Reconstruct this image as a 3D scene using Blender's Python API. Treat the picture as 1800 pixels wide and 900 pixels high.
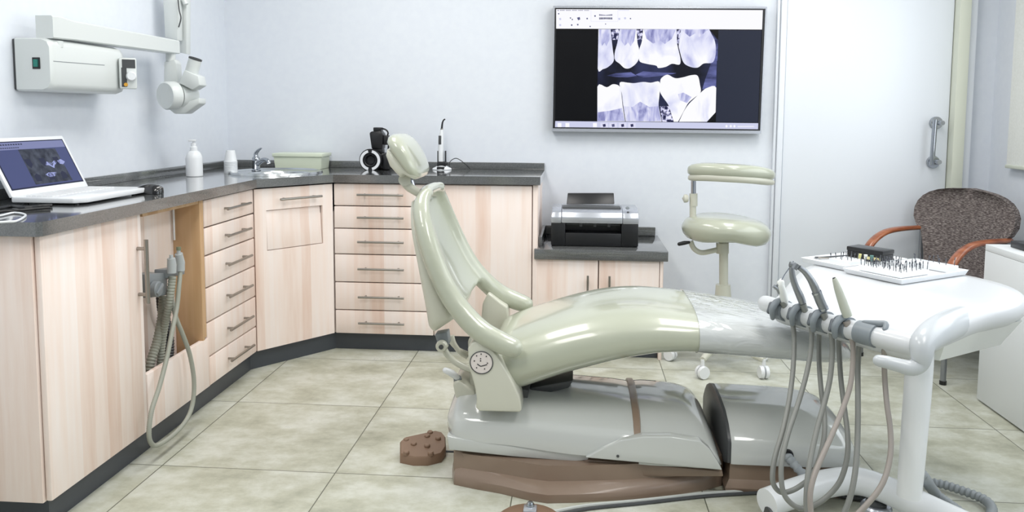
import bpy, bmesh, math, random
from mathutils import Vector, Matrix
random.seed(7)
for o in list(bpy.data.objects): bpy.data.objects.remove(o)
SC = bpy.context.scene
COL = SC.collection

# ------------------------------------------------------------------ camera
FPX, SY, PITCH, YAW, ROLL, HC = 1388.306, -126.59, .0872, .0837, .0054, 1.2002
_cy, _s, _cp, _sp = math.cos(YAW), math.sin(YAW), math.cos(PITCH), math.sin(PITCH)
FW = Vector((-_s*_cp, _cy*_cp, -_sp)); _r = Vector((_cy, _s, 0)); _u = _r.cross(FW)
RT = _r*math.cos(ROLL) + _u*math.sin(ROLL); UP = _u*math.cos(ROLL) - _r*math.sin(ROLL)
CAM = Vector((0, 0, HC))
cd = bpy.data.cameras.new('camera'); cam = bpy.data.objects.new('camera', cd); COL.objects.link(cam)
cd.sensor_width = 36; cd.sensor_fit = 'HORIZONTAL'; cd.lens = FPX*36/1800; cd.shift_y = SY/1800
cd.clip_start = .05
M = Matrix((RT, UP, -FW)).transposed().to_4x4(); M.translation = CAM
cam.matrix_world = M
SC.camera = cam
# ------------------------------------------------------------------ world, lights, exposure
w = bpy.data.worlds.new('world'); SC.world = w; w.use_nodes = True
w.node_tree.nodes['Background'].inputs[0].default_value = (.88, .94, 1, 1)
w.node_tree.nodes['Background'].inputs[1].default_value = 0.62
SC.view_settings.view_transform = 'Standard'; SC.view_settings.look = 'None'
SC.view_settings.exposure = -0.74; SC.view_settings.gamma = 1; SC.view_settings.use_curve_mapping = False
def area(name, loc, rot, sx, sy, power, color):
    l = bpy.data.lights.new(name, 'AREA'); l.shape = 'RECTANGLE'; l.size = sx; l.size_y = sy
    l.energy = power; l.color = color
    o = bpy.data.objects.new(name, l); COL.objects.link(o); o.location = loc; o.rotation_euler = rot
    return o
PANELS = [(-.9, 3.0), (.9, 3.0), (-.9, 1.1), (.9, 1.1)]
for x, y in PANELS:
    area('ceiling_lamp_light', (x, y, 2.545), (0, 0, 0), .58, 1.15, 29, (1, .975, .94))
area('window_daylight', (2.02, 2.0, 1.55), (0, math.radians(90), 0), 1.1, 3.6, 46, (.88, .94, 1))

# ------------------------------------------------------------------ pixel -> point on a plane of known position
def ray(x, y): return FW + RT*((x-900)/FPX) - UP*((y-450-SY)/FPX)
def at(x, y, Y): v = ray(x, y); return CAM + v*(Y/v.y)
def atx(x, y, X): v = ray(x, y); return CAM + v*(X/v.x)
def atz(x, y, Z=0.): v = ray(x, y); return CAM + v*((Z-HC)/v.z)

# ------------------------------------------------------------------ materials
def srgb(r, g, b):
    f = lambda c: (c/255/12.92) if c/255 <= .04045 else ((c/255+.055)/1.055)**2.4
    return (f(r), f(g), f(b), 1)
def mat(name, col, rough=.5, metal=0, coat=0, emit=None, es=1, spec=None, alpha=None, trans=0):
    m = bpy.data.materials.new(name); m.use_nodes = True
    b = m.node_tree.nodes['Principled BSDF']
    b.inputs['Base Color'].default_value = col; b.inputs['Roughness'].default_value = rough
    b.inputs['Metallic'].default_value = metal; b.inputs['Coat Weight'].default_value = coat
    b.inputs['Coat Roughness'].default_value = .08
    if emit: b.inputs['Emission Color'].default_value = emit; b.inputs['Emission Strength'].default_value = es
    if spec is not None: b.inputs['Specular IOR Level'].default_value = spec
    if alpha is not None: b.inputs['Alpha'].default_value = alpha
    if trans: b.inputs['Transmission Weight'].default_value = trans
    return m
def N(m, t, **kw):
    n = m.node_tree.nodes.new(t)
    for k, v in kw.items():
        if k in n.inputs: n.inputs[k].default_value = v
        else: setattr(n, k, v)
    return n
def L(m, a, b): m.node_tree.links.new(a, b)
def bsdf(m): return m.node_tree.nodes['Principled BSDF']
def ramp(m, fac, stops):
    r = N(m, 'ShaderNodeValToRGB'); e = r.color_ramp.elements
    while len(e) < len(stops): e.new(.5)
    for i, (p, c) in enumerate(stops): e[i].position = p; e[i].color = c
    L(m, fac, r.inputs[0]); return r
def noisy(m, stops, scale=5, detail=4, vec=(1, 1, 1), bump=0, rough=None):
    g = N(m, 'ShaderNodeNewGeometry'); mp = N(m, 'ShaderNodeMapping'); mp.inputs['Scale'].default_value = vec
    L(m, g.outputs['Position'], mp.inputs[0])
    n = N(m, 'ShaderNodeTexNoise', Scale=scale, Detail=detail); L(m, mp.outputs[0], n.inputs['Vector'])
    r = ramp(m, n.outputs['Fac'], stops); L(m, r.outputs[0], bsdf(m).inputs['Base Color'])
    if bump:
        bp = N(m, 'ShaderNodeBump', Strength=bump, Distance=.002); L(m, n.outputs['Fac'], bp.inputs['Height'])
        L(m, bp.outputs[0], bsdf(m).inputs['Normal'])
    return m
def wood(name, c1, c2, c3):
    # beech: vertical staves of slightly different tone with fine grain
    m = mat(name, c2, .45, spec=.3)
    g = N(m, 'ShaderNodeNewGeometry'); s = N(m, 'ShaderNodeSeparateXYZ'); L(m, g.outputs['Position'], s.inputs[0])
    a = N(m, 'ShaderNodeMath', operation='MULTIPLY_ADD'); L(m, s.outputs['Y'], a.inputs[0]); a.inputs[1].default_value = 1.13; L(m, s.outputs['X'], a.inputs[2])
    k = N(m, 'ShaderNodeMath', operation='MULTIPLY'); L(m, a.outputs[0], k.inputs[0]); k.inputs[1].default_value = 13.
    fl = N(m, 'ShaderNodeMath', operation='FLOOR'); L(m, k.outputs[0], fl.inputs[0])
    wn = N(m, 'ShaderNodeTexWhiteNoise', noise_dimensions='1D'); L(m, fl.outputs[0], wn.inputs['W'])
    mp = N(m, 'ShaderNodeMapping'); mp.inputs['Scale'].default_value = (1, 1, .07); L(m, g.outputs['Position'], mp.inputs[0])
    n1 = N(m, 'ShaderNodeTexNoise', Scale=38, Detail=5); L(m, mp.outputs[0], n1.inputs['Vector'])
    mp2 = N(m, 'ShaderNodeMapping'); mp2.inputs['Scale'].default_value = (1, 1, .22); L(m, g.outputs['Position'], mp2.inputs[0])
    n2 = N(m, 'ShaderNodeTexNoise', Scale=9, Detail=3); L(m, mp2.outputs[0], n2.inputs['Vector'])
    s1 = N(m, 'ShaderNodeMath', operation='MULTIPLY_ADD'); L(m, wn.outputs['Value'], s1.inputs[0]); s1.inputs[1].default_value = .42
    t = N(m, 'ShaderNodeMath', operation='MULTIPLY_ADD'); L(m, n1.outputs['Fac'], t.inputs[0]); t.inputs[1].default_value = .6
    t2 = N(m, 'ShaderNodeMath', operation='MULTIPLY_ADD'); L(m, n2.outputs['Fac'], t2.inputs[0]); t2.inputs[1].default_value = .5; t2.inputs[2].default_value = -.25
    L(m, t2.outputs[0], t.inputs[2]); L(m, t.outputs[0], s1.inputs[2])
    r = ramp(m, s1.outputs[0], [(.15, c1), (.5, c2), (.85, c3)])
    L(m, r.outputs[0], bsdf(m).inputs['Base Color'])
    return m
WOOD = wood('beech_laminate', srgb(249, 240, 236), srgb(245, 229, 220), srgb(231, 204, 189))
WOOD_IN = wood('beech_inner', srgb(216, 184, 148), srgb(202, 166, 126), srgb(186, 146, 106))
WORKTOP = noisy(mat('grey_worktop', srgb(92, 95, 96), .12, spec=.9, coat=1), [(.3, srgb(78, 80, 81)), (.7, srgb(104, 106, 106))], 260, 3)
KICK = mat('grey_plinth', srgb(66, 71, 78), .35)
STEEL = mat('brushed_steel', srgb(160, 156, 150), .3, 1)
CHROME = mat('chrome', srgb(172, 176, 182), .06, 1)
WALL = noisy(mat('painted_wall', srgb(226, 231, 238), .6, spec=.2), [(.3, srgb(225, 230, 238)), (.7, srgb(228, 233, 240))], 30, 2)
CEIL = mat('ceiling_paint', srgb(240, 240, 240), .9)
DOORM = mat('door_white', srgb(228, 233, 240), .4)
FRAMEM = mat('frame_cream', srgb(212, 216, 202), .5)
VINYL = noisy(mat('sage_vinyl', srgb(182, 186, 168), .28, coat=.9), [(.3, srgb(178, 182, 164)), (.7, srgb(186, 190, 173))], 3, 2)
SHELL = mat('cream_shell_plastic', srgb(203, 203, 189), .3, coat=.3)
WHITEP = mat('white_plastic', srgb(226, 229, 226), .28, coat=.3)
PUREW = mat('pure_white_plastic', srgb(233, 236, 239), .3, coat=.3)
BASEW = mat('chair_base_cover', srgb(196, 199, 196), .12, coat=1)
TAUPE = noisy(mat('taupe_plastic', srgb(140, 120, 104), .32, coat=.2), [(.35, srgb(134, 114, 98)), (.7, srgb(146, 127, 111))], 6, 3)
DARK = mat('black_plastic', srgb(24, 25, 28), .35)
DARKG = mat('dark_grey_plastic', srgb(70, 72, 74), .4)
MIDG = mat('mid_grey_plastic', srgb(128, 134, 138), .4)
HOSE = mat('grey_hose', srgb(132, 134, 130), .42)
HOSET = mat('taupe_hose', srgb(150, 143, 137), .42)
CORR = mat('corrugated_grey', srgb(150, 156, 160), .45)
SUCT = mat('suction_hose_grey', srgb(160, 163, 152), .45)
GLASSM = mat('window_glass', srgb(235, 240, 245), .02, trans=1)
BLIND = noisy(mat('blind_fabric', srgb(225, 227, 222), .8), [(.3, srgb(221, 223, 218)), (.7, srgb(228, 230, 226))], 90, 2)
ARMW = noisy(mat('cherry_wood', srgb(150, 84, 52), .3, coat=.4), [(.3, srgb(128, 66, 40)), (.7, srgb(172, 104, 66))], 14, 4, (1, 1, 4))
FABRIC = noisy(mat('brown_grey_tweed', srgb(110, 102, 100), .9, spec=.1), [(.35, srgb(78, 71, 70)), (.5, srgb(112, 104, 102)), (.68, srgb(158, 150, 146))], 210, 3, (.35, .35, 1.6), bump=.6)
LAMPM = mat('lamp_diffuser', (1, 1, 1, 1), .5, emit=(1, .98, .95, 1), es=2.0)
SILVER = mat('silver_plastic', srgb(196, 200, 208), .25, .6)
GREENBOX = mat('pale_green_plastic', srgb(216, 224, 204), .35)
def film_mat():
    m = mat('clear_plastic_film', srgb(196, 200, 200), .1, coat=1)
    g = N(m, 'ShaderNodeNewGeometry'); mp = N(m, 'ShaderNodeMapping'); mp.inputs['Scale'].default_value = (4, 9, 7); mp.inputs['Rotation'].default_value = (.1, .2, .5)
    L(m, g.outputs['Position'], mp.inputs[0])
    n = N(m, 'ShaderNodeTexNoise', Scale=2.2, Detail=2, Distortion=1.6); L(m, mp.outputs[0], n.inputs['Vector'])
    bp = N(m, 'ShaderNodeBump', Strength=.28, Distance=.015); L(m, n.outputs['Fac'], bp.inputs['Height'])
    L(m, bp.outputs[0], bsdf(m).inputs['Normal']); L(m, bp.outputs[0], bsdf(m).inputs['Coat Normal'])
    return m
FILM = film_mat()
def floor_mat():
    m = mat('stone_floor_tiles', srgb(190, 193, 180), .3, spec=.35)
    g = N(m, 'ShaderNodeNewGeometry'); s = N(m, 'ShaderNodeSeparateXYZ'); L(m, g.outputs['Position'], s.inputs[0])
    ids = []; masks = []
    for ax, off in (('X', -1.4042), ('Y', 2.4971)):
        a = N(m, 'ShaderNodeMath', operation='SUBTRACT'); L(m, s.outputs[ax], a.inputs[0]); a.inputs[1].default_value = off
        d = N(m, 'ShaderNodeMath', operation='DIVIDE'); L(m, a.outputs[0], d.inputs[0]); d.inputs[1].default_value = .6045
        fl = N(m, 'ShaderNodeMath', operation='FLOOR'); L(m, d.outputs[0], fl.inputs[0]); ids.append(fl)
        pp = N(m, 'ShaderNodeMath', operation='PINGPONG'); L(m, d.outputs[0], pp.inputs[0]); pp.inputs[1].default_value = .5
        lt = N(m, 'ShaderNodeMath', operation='LESS_THAN'); L(m, pp.outputs[0], lt.inputs[0]); lt.inputs[1].default_value = .0031; masks.append(lt)
    mx = N(m, 'ShaderNodeMath', operation='MAXIMUM'); L(m, masks[0].outputs[0], mx.inputs[0]); L(m, masks[1].outputs[0], mx.inputs[1])
    cmb = N(m, 'ShaderNodeCombineXYZ'); L(m, ids[0].outputs[0], cmb.inputs[0]); L(m, ids[1].outputs[0], cmb.inputs[1])
    wn = N(m, 'ShaderNodeTexWhiteNoise', noise_dimensions='3D'); L(m, cmb.outputs[0], wn.inputs['Vector'])
    va = N(m, 'ShaderNodeVectorMath', operation='MULTIPLY_ADD'); L(m, wn.outputs['Color'], va.inputs[0]); va.inputs[1].default_value = (9, 9, 9); L(m, g.outputs['Position'], va.inputs[2])
    mp = N(m, 'ShaderNodeMapping'); mp.inputs['Scale'].default_value = (1, 1.35, 1); L(m, va.outputs[0], mp.inputs[0])
    n = N(m, 'ShaderNodeTexNoise', Scale=5.2, Detail=10, Roughness=.68); L(m, mp.outputs[0], n.inputs['Vector'])
    r = ramp(m, n.outputs['Fac'], [(.3, srgb(160, 161, 144)), (.46, srgb(186, 187, 170)), (.58, srgb(203, 205, 193)), (.72, srgb(220, 222, 214))])
    mix = N(m, 'ShaderNodeMix', data_type='RGBA'); L(m, mx.outputs[0], mix.inputs[0]); L(m, r.outputs[0], mix.inputs[6]); mix.inputs[7].default_value = srgb(100, 102, 88)
    L(m, mix.outputs[2], bsdf(m).inputs['Base Color'])
    rr = N(m, 'ShaderNodeMapRange'); L(m, n.outputs['Fac'], rr.inputs[0]); rr.inputs[3].default_value = .38; rr.inputs[4].default_value = .22
    L(m, rr.outputs[0], bsdf(m).inputs['Roughness'])
    return m
FLOOR = floor_mat()
DECK = mat('cart_white', srgb(206, 209, 212), .3, coat=.3)

# ------------------------------------------------------------------ mesh helpers
def tag(o, label=None, cat=None, group=None, kind=None):
    if label: o['label'] = label
    if cat: o['category'] = cat
    if group: o['group'] = group
    if kind: o['kind'] = kind
    return o
def thing(name, label, cat, loc, group=None):
    o = bpy.data.objects.new(name, None); COL.objects.link(o); o.location = loc; o.empty_display_size = .05
    tag(o, label, cat, group); return o
def origin_of(o):
    v = Vector((0, 0, 0))
    while o: v += o.location; o = o.parent
    return v
def spline(pts, n=6):
    P = [Vector(p) for p in pts]; out = []
    for i in range(len(P)-1):
        p0 = P[max(i-1, 0)]; p1 = P[i]; p2 = P[i+1]; p3 = P[min(i+2, len(P)-1)]
        for k in range(n):
            t = k/n
            out.append(.5*((2*p1)+(-p0+p2)*t+(2*p0-5*p1+4*p2-p3)*t*t+(-p0+3*p1-3*p2+p3)*t**3))
    out.append(P[-1]); return out
class MB:
    def __init__(s): s.bm = bmesh.new(); s.mats = [None]
    def mi(s, m):
        if m is None: return 0
        if m not in s.mats: s.mats.append(m)
        return s.mats.index(m)
    def _fin(s, vs, mt):
        i = s.mi(mt); fs = set()
        for v in vs:
            if v.is_valid: fs.update(v.link_faces)
        for f in fs: f.material_index = i
    def poly_prism(s, pts, vec, bev=0, mt=None, seg=2):
        pts = [Vector(p) for p in pts]; vec = Vector(vec)
        a = [s.bm.verts.new(p) for p in pts]; b = [s.bm.verts.new(p+vec) for p in pts]
        n = len(a); fs = [s.bm.faces.new(a), s.bm.faces.new(b[::-1])]
        for i in range(n): fs.append(s.bm.faces.new((a[i], b[i], b[(i+1) % n], a[(i+1) % n])))
        i0 = s.mi(mt)
        for f in fs: f.material_index = i0
        bmesh.ops.recalc_face_normals(s.bm, faces=fs)
        if bev:
            es = set(e for f in fs for e in f.edges)
            bmesh.ops.bevel(s.bm, geom=list(es), offset=bev, segments=seg, profile=.5, affect='EDGES', clamp_overlap=True)
        return s
    def box(s, x0, x1, y0, y1, z0, z1, bev=0, mt=None, seg=2):
        return s.poly_prism([(x0, y0, z0), (x1, y0, z0), (x1, y1, z0), (x0, y1, z0)], (0, 0, z1-z0), bev, mt, seg)
    def obox(s, c, ax, ay, az, bev=0, mt=None, seg=2):   # oriented box, half vectors
        c, ax, ay, az = map(Vector, (c, ax, ay, az))
        return s.poly_prism([c-ax-ay-az, c+ax-ay-az, c+ax+ay-az, c-ax+ay-az], az*2, bev, mt, seg)
    def tube(s, pts, r, seg=12, mt=None, smooth=0, cap=True, dome=False, corr=None):
        P = [Vector(p) for p in pts]; n0 = len(P)
        R = list(r) if isinstance(r, (list, tuple)) else [r]*n0
        if smooth:
            Q = spline(P, smooth); RR = []
            for i in range(len(Q)):
                t = i/smooth; k = min(int(t), n0-2); RR.append(R[k]+(R[k+1]-R[k])*(t-k))
            P, R = Q, RR
        if corr:   # corrugation: (pitch, depth)
            tot = 0; d = [0]
            for i in range(1, len(P)): tot += (P[i]-P[i-1]).length; d.append(tot)
            n = max(4, int(tot/corr[0]*2)); Q = []; RR = []; j = 0
            for i in range(n+1):
                t = tot*i/n
                while j < len(d)-2 and d[j+1] < t: j += 1
                f = (t-d[j])/max(1e-9, d[j+1]-d[j]); Q.append(P[j].lerp(P[j+1], min(1, f)))
                RR.append(R[j]*(1 if i % 2 else 1-corr[1]))
            P, R = Q, RR
        if dome:
            def ext(A, B, ra):
                d = (A-B).normalized(); return [(A+d*ra*math.sin(a), ra*math.cos(a)) for a in (.45, .9, 1.3)]
            h = ext(P[0], P[1], R[0])[::-1]; t = ext(P[-1], P[-2], R[-1])
            P = [q for q, _ in h]+P+[q for q, _ in t]; R = [q for _, q in h]+R+[q for _, q in t]
        rings = []; up = None
        for i, p in enumerate(P):
            d = (P[min(i+1, len(P)-1)]-P[max(i-1, 0)]).normalized()
            if up is None:
                up = Vector((0, 0, 1)) if abs(d.z) < .9 else Vector((1, 0, 0))
            a = d.cross(up).normalized(); up = a.cross(d).normalized()
            rings.append([s.bm.verts.new(p+(a*math.cos(2*math.pi*k/seg)+up*math.sin(2*math.pi*k/seg))*R[i]) for k in range(seg)])
        s._skin(rings, mt, cap); return s
    def _skin(s, rings, mt, cap=True):
        fs = []; n = len(rings[0])
        for a, b in zip(rings, rings[1:]):
            for k in range(n): fs.append(s.bm.faces.new((a[k], a[(k+1) % n], b[(k+1) % n], b[k])))
        if cap: fs.append(s.bm.faces.new(rings[0][::-1])); fs.append(s.bm.faces.new(rings[-1]))
        i0 = s.mi(mt)
        for f in fs: f.material_index = i0
        bmesh.ops.recalc_face_normals(s.bm, faces=fs)
    def loft(s, sections, mt=None, cap=True):
        s._skin([[s.bm.verts.new(Vector(p)) for p in sec] for sec in sections], mt, cap); return s
    def lathe(s, prof, o, axis=(0, 0, 1), seg=24, mt=None, cap=True):
        o = Vector(o); ax = Vector(axis).normalized()
        a = ax.orthogonal().normalized(); b = ax.cross(a)
        s._skin([[s.bm.verts.new(o+ax*z+(a*math.cos(2*math.pi*k/seg)+b*math.sin(2*math.pi*k/seg))*max(r, 1e-4)) for k in range(seg)] for r, z in prof], mt, cap); return s
    def puff(s, prof, y0, y1, mt=None, n=14, e=4, minsc=.05):
        # side profile (x,z points) swept across y, ends rounded off
        P = [Vector(p) for p in prof]; c = sum(P, Vector())/len(P); secs = []
        for i in range(n+1):
            v = -math.cos(math.pi*i/n); sc = max(minsc, (1-abs(v)**e)**(1/e)) if abs(v) < 1 else minsc
            y = (y0+y1)/2+v*(y1-y0)/2
            secs.append([Vector((c.x+(p.x-c.x)*sc, y, c.z+(p.z-c.z)*sc)) for p in P])
        return s.loft(secs, mt)
    def flat(s, pts, mt):
        f = s.bm.faces.new([s.bm.verts.new(Vector(p)) for p in pts]); f.material_index = s.mi(mt); return s
    def build(s, name, m=None, parent=None, smooth=True, angle=38, remesh=0, sm=8, sub=0, solid=0):
        bm = s.bm
        s.mats[0] = m if m is not None else s.mats[-1]
        bmesh.ops.remove_doubles(bm, verts=[], dist=0)
        for f in bm.faces: f.smooth = smooth
        if smooth:
            th = math.radians(angle)
            for e in bm.edges:
                if len(e.link_faces) != 2 or e.calc_face_angle(0) > th: e.smooth = False
        if parent is not None: off = origin_of(parent)
        else:
            xs = [v.co for v in bm.verts]
            off = Vector(((min(v.x for v in xs)+max(v.x for v in xs))/2, (min(v.y for v in xs)+max(v.y for v in xs))/2, min(v.z for v in xs)))
        for v in bm.verts: v.co -= off
        me = bpy.data.meshes.new(name); bm.to_mesh(me); bm.free()
        for mm in s.mats: me.materials.append(mm)
        o = bpy.data.objects.new(name, me); COL.objects.link(o)
        if parent is not None: o.parent = parent
        else: o.location = off
        if remesh:
            md = o.modifiers.new('Remesh', 'REMESH'); md.mode = 'VOXEL'; md.voxel_size = remesh; md.use_smooth_shade = True
            md = o.modifiers.new('Smooth', 'SMOOTH'); md.factor = .5; md.iterations = sm
        if sub:
            md = o.modifiers.new('Sub', 'SUBSURF'); md.levels = sub; md.render_levels = sub
        return o
def quick(name, m, parent, fn, **kw):
    b = MB(); fn(b); return b.build(name, m, parent, **kw)
def structure(name, m, fn, **kw):
    o = quick(name, m, kw.pop('parent', None), fn, **kw)
    if not o.parent: o['kind'] = 'structure'
    return o
def dup_tree(o, delta, parent=None):
    c = o.copy(); COL.objects.link(c)
    if parent is not None: c.parent = parent
    else: c.location = o.location+Vector(delta)
    for ch in list(o.children): dup_tree(ch, (0, 0, 0), c)
    return c
V = Vector

# ------------------------------------------------------------------ the setting
XW, YW, XR, ZC = -1.99, 4.35, 2.16, 2.6
structure('floor', FLOOR, lambda b: b.box(XW-.1, XR+.1, -1.5, YW+.1, -.1, 0))
structure('ceiling', CEIL, lambda b: b.box(XW-.1, XR+.1, -1.5, YW+.1, ZC, ZC+.1))
structure('wall_left', WALL, lambda b: b.box(XW-.1, XW, -1.5, YW+.1, 0, ZC))
structure('wall_back', WALL, lambda b: b.box(XW, XR, YW, YW+.1, 0, ZC))
WY0, WY1, WZ0, WZ1 = .4, 4.16, .98, 2.3
def rw(b):
    b.box(XR, XR+.1, -1.5, YW+.1, 0, WZ0); b.box(XR, XR+.1, -1.5, YW+.1, WZ1, ZC)
    b.box(XR, XR+.1, -1.5, WY0, WZ0, WZ1); b.box(XR, XR+.1, WY1, YW+.1, WZ0, WZ1)
structure('wall_right', WALL, rw)
wn = structure('window_1', PUREW, lambda b: [b.box(XR+.03, XR+.08, WY0, WY0+.05, WZ0, WZ1), b.box(XR+.03, XR+.08, WY1-.05, WY1, WZ0, WZ1),
     b.box(XR+.03, XR+.08, WY0+.05, WY1-.05, WZ0, WZ0+.05), b.box(XR+.03, XR+.08, WY0+.05, WY1-.05, WZ1-.05, WZ1), b.box(XR+.03, XR+.08, 2.2, 2.26, WZ0+.05, WZ1-.05)])
quick('glass_pane', GLASSM, wn, lambda b: b.box(XR+.05, XR+.056, WY0+.05, WY1-.05, WZ0+.05, WZ1-.05))
bl = thing('roller_blind', 'pale roller blind drawn down over the window at the right edge', 'blind', (XR-.03, 3.2, .95))
quick('blind_cloth', BLIND, bl, lambda b: b.box(XR-.03, XR-.027, 2.35, 4.13, .965, 2.38))
quick('bottom_bar', FRAMEM, bl, lambda b: b.box(XR-.038, XR-.02, 2.35, 4.13, .95, .967, .003))
quick('roller_tube', BLIND, bl, lambda b: b.tube([(XR-.035, 2.35, 2.4), (XR-.035, 4.13, 2.4)], .03))
# door in the back wall
d1 = structure('door_1', DOORM, lambda b: b.box(1.085, 1.925, YW-.035, YW-.001, .006, 2.15, .003))
HX0 = at(1644, 216, 4.26); HX1 = at(1638, 288, 4.26)
hd = quick('door_handle', CHROME, d1, lambda b: [b.tube([at(1644, 210, 4.25), at(1638, 290, 4.25)], .0125, 14),
     b.lathe([(.001, 0), (.03, 0), (.033, .004), (.033, .012), (.001, .014)], V((1.86, YW-.049, at(1636, 216, 4.3).z)), (0, 1, 0)),
     b.lathe([(.001, 0), (.03, 0), (.033, .004), (.033, .012), (.001, .014)], V((1.855, YW-.049, at(1633, 285, 4.3).z)), (0, 1, 0)),
     b.tube([V((1.86, YW-.04, at(1636, 216, 4.3).z)), V((1.868, 4.25, at(1640, 216, 4.25).z))], .012, 12),
     b.tube([V((1.855, YW-.04, at(1633, 285, 4.3).z)), V((1.862, 4.25, at(1636, 285, 4.25).z))], .012, 12)])
hd['label'] = 'chrome pull bar handle'
structure('trim_1', DOORM, lambda b: b.box(1.052, 1.082, YW-.045, YW-.001, 0, 2.19, .004))
structure('trim_2', DOORM, lambda b: b.box(1.036, 1.05, YW-.03, YW-.001, 0, 2.19, .002))
structure('trim_3', FRAMEM, lambda b: b.box(1.928, 1.985, YW-.09, YW-.001, 0, ZC, .004))
structure('trim_4', DOORM, lambda b: b.box(1.99, 2.03, YW-.06, YW-.001, 0, ZC, .004))
structure('trim_5', DOORM, lambda b: b.box(1.085, 1.925, YW-.045, YW-.001, 2.16, 2.19, .004))
for x, y in PANELS:
    t = thing('ceiling_panel_light', 'square-cornered white ceiling panel light', 'ceiling light', (x, y, ZC), 'ceiling panel lights')
    quick('frame', PUREW, t, lambda b: b.box(x-.31, x+.31, y-.6, y+.6, ZC-.03, ZC, .004))
    quick('diffuser', LAMPM, t, lambda b: b.box(x-.29, x+.29, y-.575, y+.575, ZC-.036, ZC-.03))

# ------------------------------------------------------------------ counter and cabinets
XL, YB, Y0, YD, XD, XE = -1.468, 3.83, 2.028, 3.496, -1.215, -.183
FX, FYB = XL-.02, YB+.02       # cabinet front planes
ZT, ZU, ZB = .9, .86, .088
DZ = [.856, .742, .628, .497, .354, .211, ZB]
wt = thing('worktop', 'dark grey L-shaped worktop running over the beech cabinets', 'worktop', (-1.7, 3, ZU))
cz = XL-.012
outline = [(XW, Y0), (cz, Y0), (XL, Y0+.012), (XL, YD), (XD, YB), (XE, YB), (XE, YW), (XW, YW)]
SKC = V((-1.53, 3.89, .9)); SKR = .232; BC = V((-1.50, 3.86, .9)); BR_ = .155
def wtop(b):
    # top with a round hole for the basin: outer ring skinned to a circle
    n = len(outline); hole = [(BC.x+BR_*math.cos(2*math.pi*k/40), BC.y+BR_*math.sin(2*math.pi*k/40)) for k in range(40)]
    for z, flip in ((ZT, 0), (ZU, 1)):
        vs = [b.bm.verts.new((x, y, z)) for x, y in outline]; hs = [b.bm.verts.new((x, y, z)) for x, y in hole]
        es = [b.bm.edges.new((vs[i], vs[(i+1) % n])) for i in range(n)]+[b.bm.edges.new((hs[i], hs[(i+1) % 40])) for i in range(40)]
        bmesh.ops.triangle_fill(b.bm, edges=es, use_beauty=True)
        if z == ZT: A = (vs, hs)
    for a, c in ((A[0], vs), (A[1], hs)):
        k = len(a)
        for i in range(k): b.bm.faces.new((a[i], a[(i+1) % k], c[(i+1) % k], c[i]))
    bmesh.ops.recalc_face_normals(b.bm, faces=b.bm.faces)
quick('slab', WORKTOP, wt, wtop, smooth=False)
quick('backsplash', WORKTOP, wt, lambda b: [b.box(XW, XW+.018, Y0+.0, YW-.018, ZT, .938, .002), b.box(XW, XE-.002, YW-.018, YW, ZT, .938, .002)])

def bar_handle(b, a, c, off, r=.0058):
    a, c, off = V(a), V(c), V(off); d = (c-a)
    b.tube([a+off, c+off], r, 10)
    for t in (.14, .86): b.tube([a+d*t, a+d*t+off], r*.85, 8)
TH = .019; G = .0027
def front_x(b, y0, y1, z0, z1, bev=.004): b.box(FX-TH, FX, y0+G, y1-G, z0+G, z1-G, bev)
def front_y(b, x0, x1, z0, z1, bev=.003): b.box(x0+G, x1-G, FYB, FYB+TH, z0+G, z1-G, bev)

yA0, yA1, yN1, yD1 = 2.052, 2.566, 3.0, YD+.008
# end cabinet with tall door
c = thing('base_cabinet', 'end beech cabinet with one tall plain door nearest the camera', 'cabinet', (-1.74, 2.3, 0))
quick('body', WOOD, c, lambda b: [b.box(XW, FX-TH-.002, yA0-.006, yA0+.012, ZB, ZU-.002, .002), b.box(XW, FX-TH-.012, yA0+.012, yA1-.002, ZB, ZU-.002)])
dr = quick('door', WOOD, c, lambda b: front_x(b, yA0, yA1, ZB, ZU, .005))
quick('handle', STEEL, dr, lambda b: bar_handle(b, (FX, 2.535, .772), (FX, 2.535, .553), (.032, 0, 0), .0075))
# niche for the suction unit
xnb = -1.60
c = thing('suction_niche', 'open beech niche with low front panel between end door and drawers', 'cabinet', (-1.74, 2.78, 0))
quick('back_panel', WOOD, c, lambda b: b.box(xnb-.018, xnb, yA1, yN1-.0, ZB+.05, ZU-.002))
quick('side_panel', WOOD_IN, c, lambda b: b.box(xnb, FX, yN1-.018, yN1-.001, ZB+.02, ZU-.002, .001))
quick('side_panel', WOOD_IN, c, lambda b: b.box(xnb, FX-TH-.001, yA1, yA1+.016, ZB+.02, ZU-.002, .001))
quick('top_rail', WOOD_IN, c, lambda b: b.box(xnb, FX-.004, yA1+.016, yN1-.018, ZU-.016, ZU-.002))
quick('floor_panel', DARKG, c, lambda b: b.box(xnb, FX-TH-.002, yA1+.016, yN1-.018, ZB, ZB+.018))
quick('front_panel', WOOD, c, lambda b: [b.box(FX-TH, FX+.001, yA1+G, yN1+.03, ZB+G, .292, .002)])
quick('rail', PUREW, c, lambda b: b.tube([(xnb+.012, 2.97, ZU-.02), (xnb+.012, 2.97, .70)], .004, 8))
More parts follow.
